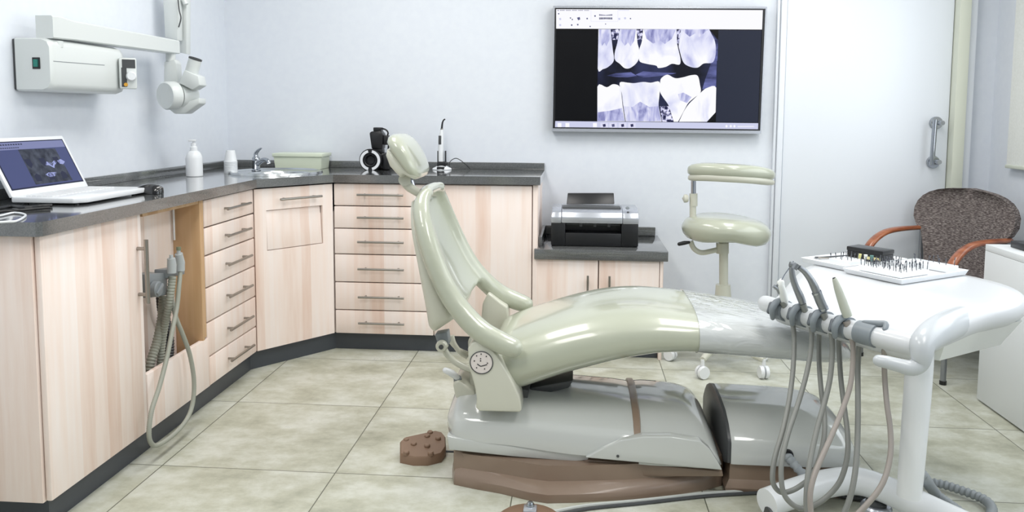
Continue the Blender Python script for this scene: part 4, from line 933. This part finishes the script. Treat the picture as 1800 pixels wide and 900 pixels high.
quick('side_wing', BASEW, cvr, lambda b: b.poly_prism([at(x, y, 2.426) for x, y in ((1029, 805), (1060, 788), (1092, 774), (1130, 768), (1180, 768), (1232, 776), (1248, 790), (1262, 812), (1270, 827), (1150, 816))], (0, .04, 0), .004, seg=3), angle=50)
quick('screw', DARKG, cvr, lambda b: b.lathe([(0, -.002), (.004, -.002), (.005, .002)], at(1086, 802, 2.425), (0, 1, 0), 10))
quick('front_collar', TAUPE, cvr, lambda b: b.loft([[V((x, y, z)) for x, y, z in [(XC0-.006+o, YCc-.02+(p.y-YCc+.02)*sc, .135+max(0, p.z-.135)*sc) for p in dome_secs(CV, 0, 0, 0)[0]]] for o, sc in ((-.014, .98), (-.010, 1.055), (.010, 1.055), (.016, .99))]), angle=50)
# track and rail on top of the carriage
quick('slide_track', TAUPE, dc, lambda b: [b.poly_prism([at(914, 690, 2.62), at(960, 692, 2.62), at(1060, 702, 2.62), at(1112, 714, 2.62), at(1112, 722, 2.62), at(1060, 712, 2.62), at(920, 700, 2.62)], (0, .16, 0), .004), b.poly_prism([at(920, 700, 2.615), at(1070, 710, 2.615), at(1070, 716, 2.615), at(930, 707, 2.615)], (0, .04, 0), .002, DARK)])
quick('rail_bolt', STEEL, dc, lambda b: b.lathe([(0, -.01), (.006, -.01), (.006, .01)], at(1067, 712, 2.61), (0, 1, 0), 10))
quick('seat_bracket', DARKG, dc, lambda b: b.poly_prism([at(930, 682, 2.62), at(1008, 668, 2.62), at(1000, 682, 2.62), at(965, 691, 2.62), at(936, 691, 2.62)], (0, .18, 0), .006))
quick('seat_bracket', DARKG, dc, lambda b: b.poly_prism([at(895, 680, 2.56), at(930, 686, 2.56), at(925, 712, 2.56), at(900, 712, 2.56)], (0, .26, 0), .004))
quick('track_end', DARKG, dc, lambda b: b.poly_prism([at(1060, 697, 2.7), at(1112, 690, 2.7), at(1122, 700, 2.7), at(1112, 712, 2.7)], (0, .1, 0), .004))
quick('lift_column', DARKG, dc, lambda b: b.box(X(885, 700, 2.7), X(930, 700, 2.7), 2.62, 2.84, .25, .36, .01))
# taupe floor base
fp = [atz(x, y) for x, y in ((795, 838), (798, 852), (830, 859), (880, 868), (930, 880), (962, 885), (1010, 884), (1100, 879), (1180, 871), (1240, 862), (1268, 854), (1272, 848))]
fpl = [V((p.x, p.y, 0)) for p in fp]; far = [V((X(1272, 826, 2.5)+.0, 2.96, 0)), V((-.1, 3.02, 0)), V((fpl[0].x+.01, 2.92, 0))]
ring0 = fpl+far
def inset(P, s_1, z):
    c_ = sum(P, V())/len(P); return [V((c_.x+(p.x-c_.x)*(1-.03*s_1/1.), c_.y+(p.y-c_.y)*(1-s_1), z)) for p in P]
quick('floor_base', TAUPE, dc, lambda b: b.loft([ring0, inset(ring0, -.01, .008), inset(ring0, .01, .026), inset(ring0, .10, .038), inset(ring0, .24, .05), inset(ring0, .27, .098)]), angle=35)
quick('base_end', TAUPE, dc, lambda b: b.poly_prism([at(x, y, 2.47) for x, y in ((797, 793), (808, 792), (820, 803), (850, 815), (900, 823), (945, 828), (1000, 824), (960, 842), (940, 852), (830, 850), (797, 848))], (0, .44, 0), .008, seg=3), angle=40)
quick('base_side', TAUPE, dc, lambda b: b.poly_prism([at(x, y, 2.45) for x, y in ((945, 838), (1000, 820), (1032, 808), (1150, 818), (1270, 829), (1272, 838), (1150, 838), (1030, 838), (960, 846))], (0, .48, 0), .004), angle=40)

# utility box at the foot end
ub = thing('utility_box', 'low glossy white floor box with taupe skirt at the foot of the dental chair', 'utility box', (.7, 2.72, 0))
UX = [(X(1281, 800, 2.50), .215, .095, 2.50, 2.95), (X(1284, 800, 2.50), .238, .095, 2.485, 2.96), (X(1295, 800, 2.50), .243, .095, 2.48, 2.965), (X(1400, 800, 2.50), .238, .095, 2.48, 2.965), (X(1445, 800, 2.50), .232, .095, 2.485, 2.96), (X(1480, 800, 2.50), .217, .095, 2.49, 2.95), (X(1502, 800, 2.50), .19, .095, 2.50, 2.94), (X(1512, 800, 2.50), .15, .095, 2.505, 2.93), (X(1517, 800, 2.50), .10, .094, 2.52, 2.92)]
quick('cover', BASEW, ub, lambda b: b.loft(sub_secs(dome_secs(UX, 0, 0, 0), 4)), angle=60)
quick('end_plate', DARKG, ub, lambda b: b.loft([[V((x_+(.0 if p.z < .1 else 0), YCc+(p.y-YCc)*g_, .03+(p.z-.03)*h_)) for p in dome_secs(UX, 0, 0, 0)[1]] for x_, g_, h_ in ((UX[0][0]-.014, .93, .96), (UX[0][0]-.006, 1.0, 1.03), (UX[0][0]+.004, 1.0, 1.03))]), angle=50)
quick('skirt', TAUPE, ub, lambda b: b.loft([[V((p.x, p.y, z)) for p in [V((x0_-g_, 2.49-g_, 0)), V((x1_+g_, 2.49-g_, 0)), V((x1_+g_, 2.95+g_, 0)), V((x0_-g_, 2.95+g_, 0))]] for x0_, x1_ in [(X(1282, 830, 2.49), X(1512, 830, 2.49))] for g_, z in ((.012, 0), (.014, .018), (.008, .03), (0, .042), (-.002, .095))]), angle=25)
quick('hose_port', DARK, ub, lambda b: b.lathe([(0, -.006), (.018, -.006), (.02, .004)], at(1384, 800, 2.478), (0, 1, 0), 16))

# foot pedal
pt = thing('foot_pedal', 'brown wedge-shaped foot control with round buttons on the floor', 'foot pedal', (-.53, 2.68, 0))
PED = mat('brown_rubber', srgb(136, 110, 90), .45)
ptop = [atz(x, y, z) for x, y, z in ((703, 797, .034), (726, 803, .032), (752, 803, .032), (776, 796, .034), (784, 784, .036), (783, 766, .05), (777, 759, .056), (766, 756.5, .058), (712, 768, .055), (703, 775, .05))]
pbl = [V((p.x, p.y, 0)) for p in ptop]; cpd = sum(ptop, V())/len(ptop)
quick('body', PED, pt, lambda b: b.loft([pbl, [V((p.x, p.y, p.z-.007)) for p in ptop], [p.lerp(V((cpd.x, cpd.y, p.z)), .05) for p in ptop]]), angle=50)
def pz(p): return .033+.022*max(0, min(1, (p.y-ptop[1].y)/(ptop[7].y-ptop[1].y)))
for x, y in ((714, 773), (727, 780), (751, 766), (770, 770), (751, 783), (757, 796), (714, 795), (756, 760)):
    best = None
    for i in range(200):
        p = atz(x, y, .03+i*.0006)
        if abs(p.z-pz(p)-.004) < .0006 or best is None: best = p if abs(p.z-pz(p)-.004) < .0006 else best
    p = best or atz(x, y, .06)
    quick('button', PED, pt, lambda b: b.lathe([(0, .005), (.008, .005), (.0105, .002), (.0105, -.008)], p, (0, -.1, 1), 14))
quick('cable', DARKG, pt, lambda b: b.tube([ptop[4]+V((-.01, 0, -.02)), ptop[4]+V((.02, 0, -.02)), ptop[4]+V((.06, .02, -.028))], .004, 8))

# ------------------------------------------------------------------ floor cables in the foreground
tag(quick('floor_cable', DARKG, None, lambda b: b.tube([atz(x, y, .006) for x, y in ((985, 903), (1040, 893), (1130, 884), (1230, 873), (1300, 868), (1350, 866), (1420, 868))], .0055, 8, smooth=6)), 'dark grey cable curving along the floor before the chair base, nearer line', 'cable')
tag(quick('floor_cable', mat('pale_cable', srgb(196, 200, 196), .4), None, lambda b: b.tube([atz(x, y, .006) for x, y in ((968, 901), (1030, 889), (1130, 879.5), (1230, 868.5), (1300, 864), (1350, 862), (1410, 863))], .006, 8, smooth=6)), 'pale grey cable curving along the floor right behind the dark one', 'cable')
t = thing('floor_foot_switch', 'brown round foot switch with chrome knob at the bottom edge', 'foot switch', (-.13, 2.23, 0))
fs = atz(932, 906); 
quick('base', PED, t, lambda b: b.lathe([(.095, 0), (.098, .006), (.09, .012), (.03, .02), (.001, .02)], V((fs.x, fs.y-.04, 0)), seg=36))
quick('bracket', SILVER, t, lambda b: b.box(fs.x-.02, fs.x+.02, fs.y-.03, fs.y+.012, .012, .03, .004))
quick('knob', CHROME, t, lambda b: b.lathe([(.012, .028), (.012, .036), (.008, .042), (.001, .043)], V((fs.x, fs.y, 0)), seg=16))

# ------------------------------------------------------------------ delivery cart
LB = V((.62, 2.5, 0)); cn_ = V((.552, -.834, 0)); cq = V((.834, .552, 0))
def ct(n, q_, z=0): return LB+cn_*n+cq*q_+V((0, 0, z))
ca = thing('instrument_cart', 'white pole-mounted dental instrument cart in the right foreground', 'instrument cart', ct(.42, .1))
def smooth01(t): t = max(0, min(1, t)); return t*t*(3-2*t)
def zdeck(n, q_): return .622+.058*smooth01((q_+.02)/.34)
DO = [(-.005, -.015), (.12, -.02), (.25, -.02), (.38, -.02), (.47, -.005), (.495, .08), (.51, .2), (.525, .32), (.515, .43), (.47, .53), (.40, .61), (.30, .66), (.16, .682), (0, .686), (-.14, .69), (-.205, .675), (-.215, .58), (-.195, .46), (-.165, .34), (-.11, .2), (-.055, .08)]
def deck(b):
    D2 = []
    for i in range(len(DO)):
        p0, p1, p2, p3 = [V((*DO[(i+j) % len(DO)], 0)) for j in (-1, 0, 1, 2)]
        for k2 in range(3):
            t_ = k2/3; D2.append(.5*((2*p1)+(-p0+p2)*t_+(2*p0-5*p1+4*p2-p3)*t_*t_+(-p0+3*p1-3*p2+p3)*t_**3))
    c_ = V((.14, .34, 0)); rings = []
    for s_1, dz, base in ((.80, -.075, 1), (.93, -.066, 1), (.985, -.045, 1), (1, -.025, 1), (.985, -.008, 1), (.955, 0, 1), (.85, .002, 1), (.7, .002, 1), (.5, .002, 1), (.25, .002, 1), (.02, .002, 1)):
        ring_ = []
        for p in D2:
            q2 = c_+(p-c_)*s_1; ring_.append(ct(q2.x, q2.y, zdeck(q2.x, q2.y)+dz))
        rings.append(ring_)
    b.loft(rings)
quick('tray_top', DECK, ca, deck, angle=70)
quick('under_body', WHITEP, ca, lambda b: b.loft([[ct(n, q_, .622) for n, q_ in ((.30, .02), (.50, .1), (.50, .45), (.36, .60), (.2, .5), (.15, .2))], [ct(n, q_, .545) for n, q_ in ((.34, .07), (.47, .12), (.46, .42), (.36, .52), (.24, .42), (.22, .2))]]), angle=40)
quick('holder_bar', DECK, ca, lambda b: b.tube([ct(-.03, -.005, .608), ct(.1, -.01, .604), (ct(.3, -.01, .603)), ct(.49, 0, .603)], [.026, .027, .028, .028], 20, smooth=4, dome=True))
# clips and instruments
def bn(px): # bar parameter whose projection falls at pixel px
    lo, hi = -.1, .6
    for _ in range(40):
        m_ = (lo+hi)/2; p = ct(m_, -.01, .605)-CAM; x_ = 900+FPX*p.dot(RT)/p.dot(FW)
        lo, hi = (m_, hi) if x_ < px else (lo, m_)
    return m_
CL = [bn(1374), bn(1409), bn(1446), bn(1484)]
CLD = mat('clip_grey', srgb(128, 136, 142), .4); CLDK = mat('clip_dark_grey', srgb(92, 98, 104), .4)
for n in CL:
    cl = quick('instrument_clip', CLD, ca, lambda b: [b.tube([ct(n-.002, -.01, .604), ct(n+.019, -.01, .604)], [.0325, .0325], 22), b.tube([ct(n+.009, -.018, .637), ct(n+.010, -.045, .633), ct(n+.008, -.060, .612), ct(n+.004, -.052, .584)], [.0095, .010, .0095, .007], 10, smooth=4, dome=True)])
    quick('inner_pad', CLDK, cl, lambda b: [b.tube([ct(n-.021, -.01, .604), ct(n-.0025, -.01, .604)], [.031, .0325], 22), b.tube([ct(n-.014, -.040, .622), ct(n-.012, -.052, .600)], [.008, .007], 10, dome=True)])
n5 = bn(1524)
quick('instrument_clip', CLD, ca, lambda b: [b.tube([ct(n5-.026, -.01, .604), ct(n5+.03, -.01, .604)], [.032, .032], 20), b.tube([ct(n5-.01, -.012, .634), ct(n5+.025, -.006, .638), ct(n5+.045, .004, .640), ct(n5+.055, -.012, .630)], [.006, .009, .009, .006], 12, smooth=4, dome=True)])
YB_ = lambda px: ct(bn(px), -.055).y
def hs(pts, Yt, Yb=None):
    # hose path from pixels; depth eases from the bar to Yb at the loop
    out = []; y0_ = pts[0][1]; ym = max(p[1] for p in pts)
    for p in pts:
        t_ = smooth01((p[1]-y0_)/(ym-y0_)); out.append(at(p[0], p[1], (Yt+(Yb-Yt)*t_) if len(p) < 3 else p[2]))
    return out
def inst_base(px): n = bn(px); return n
Y1, Y2, Y3, Y4 = [ct(n, -.062).y for n in CL]
H1 = [(1376, 530), (1383, 545), (1389, 556), (1395, 580), (1396, 610), (1393, 660), (1386, 710), (1375, 760), (1363, 800), (1358, 832), (1360, 852), (1372, 865), (1390, 863), (1410, 852), (1428, 835), (1441, 803), (1449, 765), (1449, 725), (1444, 690), (1440, 640), (1440, 590), (1442, 560, 2.36)]
H2 = [(1411, 535), (1416, 548), (1422, 560), (1427, 585), (1424, 625), (1415, 668), (1401, 715), (1385, 763), (1375, 805), (1373, 838), (1378, 868), (1392, 886), (1410, 894), (1430, 889), (1455, 872), (1477, 845), (1489, 805), (1490, 765), (1484, 715), (1478, 665), (1475, 615), (1474, 575, 2.33)]
H3 = [(1447, 550), (1453, 566), (1461, 585), (1463, 620), (1459, 665), (1450, 705), (1436, 755), (1424, 810), (1418, 860), (1420, 905), (1440, 935), (1468, 925), (1488, 892), (1500, 850), (1506, 800), (1508, 740), (1508, 690), (1508, 640), (1512, 585, 2.27)]
H4 = [(1488, 565), (1494, 585), (1499, 605), (1499, 640), (1494, 680), (1480, 722), (1462, 765), (1444, 805), (1430, 840), (1424, 875), (1430, 915), (1455, 935), (1490, 918), (1528, 882), (1553, 846), (1565, 800), (1565, 755), (1559, 710), (1555, 660), (1554, 600, 2.16)]
GUN = mat('gunmetal', srgb(140, 144, 148), .25, .6)
BEIGE = mat('beige_handpiece', srgb(186, 190, 178), .3)
# 1 air-water syringe
i1 = thing('dental_syringe', 'white air-water syringe with thin needle nozzle in the farthest clip', 'dental syringe', at(1376, 530, Y1))
quick('body', WHITEP, i1, lambda b: [b.tube([at(1379, 528, Y1), at(1376, 515, Y1), at(1373, 503, Y1), at(1374, 496, Y1)], [.012, .012, .011, .008], 14, smooth=3, dome=True), b.poly_prism([at(1367, 497, Y1), at(1375, 490, Y1), at(1380, 497, Y1), at(1377, 508, Y1), at(1370, 508, Y1)], (0, .016, 0), .003)])
quick('trigger', GUN, i1, lambda b: [b.tube([at(1360, 503, Y1), at(1367, 508, Y1), at(1371, 516, Y1)], .006, 8), b.tube([at(1361, 505, Y1), at(1368, 501, Y1)], .004, 8)])
quick('needle', CHROME, i1, lambda b: b.tube([at(1374, 493, Y1), at(1380, 482, Y1), at(1390, 468, Y1), at(1395, 459, Y1)], .0022, 8, smooth=3))
quick('hose', HOSE, i1, lambda b: b.tube(hs(H1, Y1, 2.16), [.011, .009]+[.0072]*(len(H1)-2), 12, smooth=5))
# 2 turbine
i2 = thing('dental_handpiece', 'slim grey turbine handpiece standing second from the far end of the bar', 'dental handpiece', at(1411, 535, Y2))
quick('body', GUN, i2, lambda b: b.tube([at(1411, 533, Y2), at(1406, 520, Y2), at(1399, 505, Y2), at(1394, 490, Y2), at(1392, 475, Y2), at(1393, 467, Y2)], [.011, .0115, .010, .0095, .008, .007], 14, smooth=4))
quick('head', GUN, i2, lambda b: b.tube([at(1388, 464.5, Y2), at(1398, 466.5, Y2)], .0085, 14))
quick('hose', HOSE, i2, lambda b: b.tube(hs(H2, Y2, 2.13), [.011, .009]+[.0072]*(len(H2)-2), 12, smooth=5))
# 3 contra-angle
i3 = thing('dental_handpiece', 'thick dark grey contra-angle handpiece standing third along the bar', 'dental handpiece', at(1447, 550, Y3))
quick('body', GUN, i3, lambda b: [b.tube([at(1449, 545, Y3), at(1442, 530, Y3), at(1436, 515, Y3)], [.0135, .0135, .0135], 16), b.tube([at(1436, 515, Y3), at(1431, 503, Y3), at(1424, 490, Y3), at(1415, 478, Y3), at(1405, 470, Y3)], [.012, .0115, .010, .009, .0075], 14, smooth=4)])
quick('collar', CHROME, i3, lambda b: [b.tube([at(1436.5, 516, Y3), at(1435, 513, Y3)], .0142, 16), b.tube([at(1447, 541, Y3), at(1448.5, 544, Y3)], .0142, 16)])
quick('head', GUN, i3, lambda b: b.tube([at(1402, 464, Y3), at(1396, 473, Y3)], .0085, 14))
quick('hose', HOSE, i3, lambda b: b.tube(hs(H3, Y3, 2.08), [.011, .009]+[.0076]*(len(H3)-2), 12, smooth=5))
# 4 scaler
i4_ = thing('dental_scaler', 'pale tapered scaler handpiece standing nearest along the bar', 'dental scaler', at(1488, 565, Y4))
quick('body', BEIGE, i4_, lambda b: b.tube([at(1490, 556, Y4), at(1486, 545, Y4), at(1480, 528, Y4), at(1473, 508, Y4), at(1467.5, 492, Y4), at(1466, 489, Y4)], [.013, .0135, .0125, .0105, .007, .0055], 16, smooth=4))
quick('tip_socket', DARK, i4_, lambda b: b.tube([at(1467, 491, Y4), at(1466, 488.2, Y4)], .0048, 12))
quick('hose', HOSET, i4_, lambda b: b.tube(hs(H4, Y4, 2.02), [.011, .009]+[.0072]*(len(H4)-2), 12, smooth=5))
# handle, column, feet
HND = mat('handle_grey_white', srgb(190, 195, 199), .3, coat=.3)
quick('handle', HND, ca, lambda b: b.tube([at(1690, 562, 2.26), at(1674, 569, 2.20), at(1652, 580, 2.11), at(1634, 592, 2.06), at(1622, 605, 2.03), at(1620, 622, 2.02), at(1617, 638, 2.02), at(1603, 647, 2.02), at(1580, 642, 2.03), at(1560, 637, 2.04), at(1545, 634, 2.05)], [.038, .040, .039, .035, .031, .027, .022, .02, .0175, .0165, .015], 18, smooth=5, dome=True))
quick('column', PUREW, ca, lambda b: b.tube([at(1618, 600, 2.19), at(1612, 700, 2.19), at(1598, 872, 2.19)], [.036, .035, .032], 24, smooth=3))
FT = [atz(1348, 884, .058), atz(1380, 872, .064), atz(1440, 853, .075), atz(1500, 845, .085), atz(1550, 858, .088), atz(1600, 880, .082), atz(1660, 908, .07), atz(1740, 945, .062)]
quick('foot', PUREW, ca, lambda b: b.tube(FT, [.042, .042, .042, .041, .041, .041, .041, .041], 22, smooth=5))
def caster_at(p, ax_=(1, .3, 0)):
    c2 = quick('caster', DARKG, ca, lambda b: [b.lathe([(0, -.02), (.022, -.02), (.024, -.016), (.024, .016), (.022, .02), (0, .02)], V((p.x, p.y, .0245)), ax_, 20), b.tube([V((p.x, p.y, .03)), V((p.x, p.y, .055))], .008, 10)])
for p in (FT[0]+V((.02, .0, 0)), FT[-1]-V((.02, 0, 0))): caster_at(p)
wc = atz(1560, 925)
quick('floor_socket', SILVER, ca, lambda b: [b.lathe([(.045, 0), (.045, .03), (.04, .036), (.001, .036)], V((wc.x-.012, wc.y+.06, 0)), seg=24), b.lathe([(.03, .036), (.03, .044), (.02, .05), (.001, .05)], V((wc.x-.012, wc.y+.06, 0)), seg=24, mt=DARKG)])
# corrugated supply hose
sh2 = thing('supply_hose', 'grey corrugated hose looping over the floor behind the cart column', 'hose', (1.1, 2.35, 0))
def gz(pts, z=.022): return [atz(p[0], p[1], p[2] if len(p) > 2 else z) for p in pts]
quick('hose_run', CORR, sh2, lambda b: [b.tube([at(1384, 802, 2.474), at(1395, 815, 2.44), at(1410, 832, 2.42), at(1430, 850, 2.45)]+gz([(1450, 862), (1485, 864), (1520, 866), (1560, 862), (1590, 858), (1615, 849), (1650, 850), (1690, 862), (1730, 878), (1744, 896), (1736, 915)]), .0155, 12, smooth=6, corr=(.016, .26)),
    b.tube([at(1608, 826, 2.36), at(1622, 836, 2.30)]+gz([(1645, 868), (1680, 895), (1710, 915), (1736, 915)], .03), .0165, 12, smooth=6, corr=(.016, .26))])
quick('hose_socket', DARKG, sh2, lambda b: b.tube([at(1614, 805, 2.38), at(1613, 824, 2.36)], .02, 14))
tag(quick('floor_cable', DARKG, None, lambda b: [b.tube(gz([(1460, 868), (1500, 876), (1540, 879), (1580, 876), (1600, 874)], .008), .006, 8, smooth=5)]), 'thin dark cable on the floor under the cart foot', 'cable')

# trays with burs and case
TZ = .684
def tray(name_label, n0, n1, q0, q1):
    t_ = thing('instrument_tray', name_label, 'tray', ct((n0+n1)/2, (q0+q1)/2, TZ))
    def f(b):
        o = [ct(n0, q0), ct(n1, q0), ct(n1, q1), ct(n0, q1)]; c_ = sum(o, V())/4
        def rg(g_, z): return [c_+(p-c_)*(1-g_)+V((0, 0, z)) for p in o]
        b.loft([rg(.05, TZ), rg(0, TZ+.016), rg(.02, TZ+.017), rg(.07, TZ+.008)])
    quick('dish', PUREW, t_, f, angle=25); return t_
tray('white instrument tray with pens and black case, on the cart left side', -.20, -.012, .34, .665)
tray('white instrument tray holding the crowded block of burs on the cart', .0, .215, .31, .655)
def block(label, n0, n1, q0, q1, zt_=.022):
    o = quick('bur_block', PUREW, None, lambda b: b.obox(ct((n0+n1)/2, (q0+q1)/2, TZ+.009+zt_/2-.002), cn_*((n1-n0)/2), cq*((q1-q0)/2), V((0, 0, zt_/2-.002)), .003))
    tag(o, label, 'bur block')
ZBk = TZ+.009+.020-.002
block('white bur block crowded with burs in the nearer tray', .025, .18, .355, .50)
block('narrow white raised bur block at the back of the nearer tray', .045, .20, .575, .625, .026)
block('small white bur block with few burs in the tray at the left', -.11, -.025, .375, .46)
BM = mat('bur_steel', srgb(96, 98, 104), .3, .7)
def bur_mesh(hh, r):
    b = MB(); b.lathe([(.0012, -.002), (.0012, hh*.45), (.0011, hh*.5), (.0007, hh*.56), (r, hh*.64), (r*1.05, hh*.9), (r*.4, hh), (.0001, hh)], (0, 0, 0), seg=7)
    o = b.build('dental_bur', BM); COL.objects.unlink(o); me = o.data
    for v in me.vertices: pass
    bpy.data.objects.remove(o); return me
BMS = [bur_mesh(.021, .0017), bur_mesh(.025, .0014), bur_mesh(.018, .0021)]
def bur(n, q_, z, lab, grp, i):
    o = bpy.data.objects.new('dental_bur', BMS[i % 3]); COL.objects.link(o)
    o.location = ct(n, q_, z-.002); o.rotation_euler = (random.uniform(-.12, .12), random.uniform(-.12, .12), 0); tag(o, lab, 'bur', grp)
rb = random.Random(4); i = 0
for a in range(14):
    for c2 in range(6):
        if rb.random() < .12 or (5 < a < 8 and c2 > 3): continue
        bur(.031+a*.0112+rb.uniform(-.002, .002), .366+c2*.025+rb.uniform(-.004, .004), ZBk, 'thin steel dental bur standing among the crowd in the central bur block', 'burs in the central block', i); i += 1
for a in range(9):
    bur(.052+a*.0175+rb.uniform(-.002, .002), .585+rb.uniform(0, .03), ZBk+.006, 'steel dental bur standing spaced along the back raised block', 'burs in the back block', i); i += 1
for a in range(11):
    bur(-.104+(a % 6)*.0145+rb.uniform(-.002, .002), .385+(a//6)*.05+rb.uniform(-.006, .012), ZBk, 'steel dental bur standing in the small left bur block', 'burs in the left block', i); i += 1
cb = thing('instrument_case', 'small black hinged case lying in the left instrument tray', 'case', ct(-.085, .56, TZ+.01))
cn2 = (cn_*.98+cq*.1).normalized(); cq2 = V((-cn2.y, cn2.x, 0))
LBL = mat('case_label', srgb(214, 206, 150), .4)
quick('case_body', DARK, cb, lambda b: b.obox(ct(-.085, .56, TZ+.0235), cn2*.068, cq2*.036, V((0, 0, .014)), .004))
quick('case_lid', DARK, cb, lambda b: b.obox(ct(-.085, .56, TZ+.0445), cn2*.069, cq2*.037, V((0, 0, .0075)), .003))
quick('gold_label', LBL, cb, lambda b: b.obox(ct(-.085, .56, TZ+.021)-cq2*.0365+cn2*.03, cn2*.03, cq2*.0006, V((0, 0, .005))))
tag(quick('dental_probe', STEEL, None, lambda b: b.tube([ct(-.175, .40, TZ+.014), ct(-.12, .47, TZ+.015), ct(-.135, .53, TZ+.016)], .003, 8)), 'thin steel probe lying in the left instrument tray', 'probe')
tag(quick('dental_mirror', DARKG, None, lambda b: [b.tube([ct(-.185, .42, TZ+.012), ct(-.15, .56, TZ+.014)], .0032, 8), b.lathe([(0, 0), (.009, 0), (.009, .003)], ct(-.186, .41, TZ+.012), seg=14)]), 'dark-handled dental mirror beside the probe in the left tray', 'dental mirror')
# polishing cups beside the case
for k2, (n, q_, cc_) in enumerate(((-.062, .475, srgb(228, 222, 150)), (-.042, .48, srgb(236, 236, 232)), (-.022, .485, srgb(96, 140, 132)))):
    nm = ('yellow', 'white', 'teal')[k2]
    tag(quick('polishing_tip', mat('tip_'+nm, cc_, .5), None, lambda b: b.lathe([(.0015, -.001), (.0015, .012), (.004, .016), (.0065, .03), (.001, .031)], ct(n, q_, TZ+.010), seg=10)), nm+' conical polishing tip standing in front of the black case', 'polishing tip')
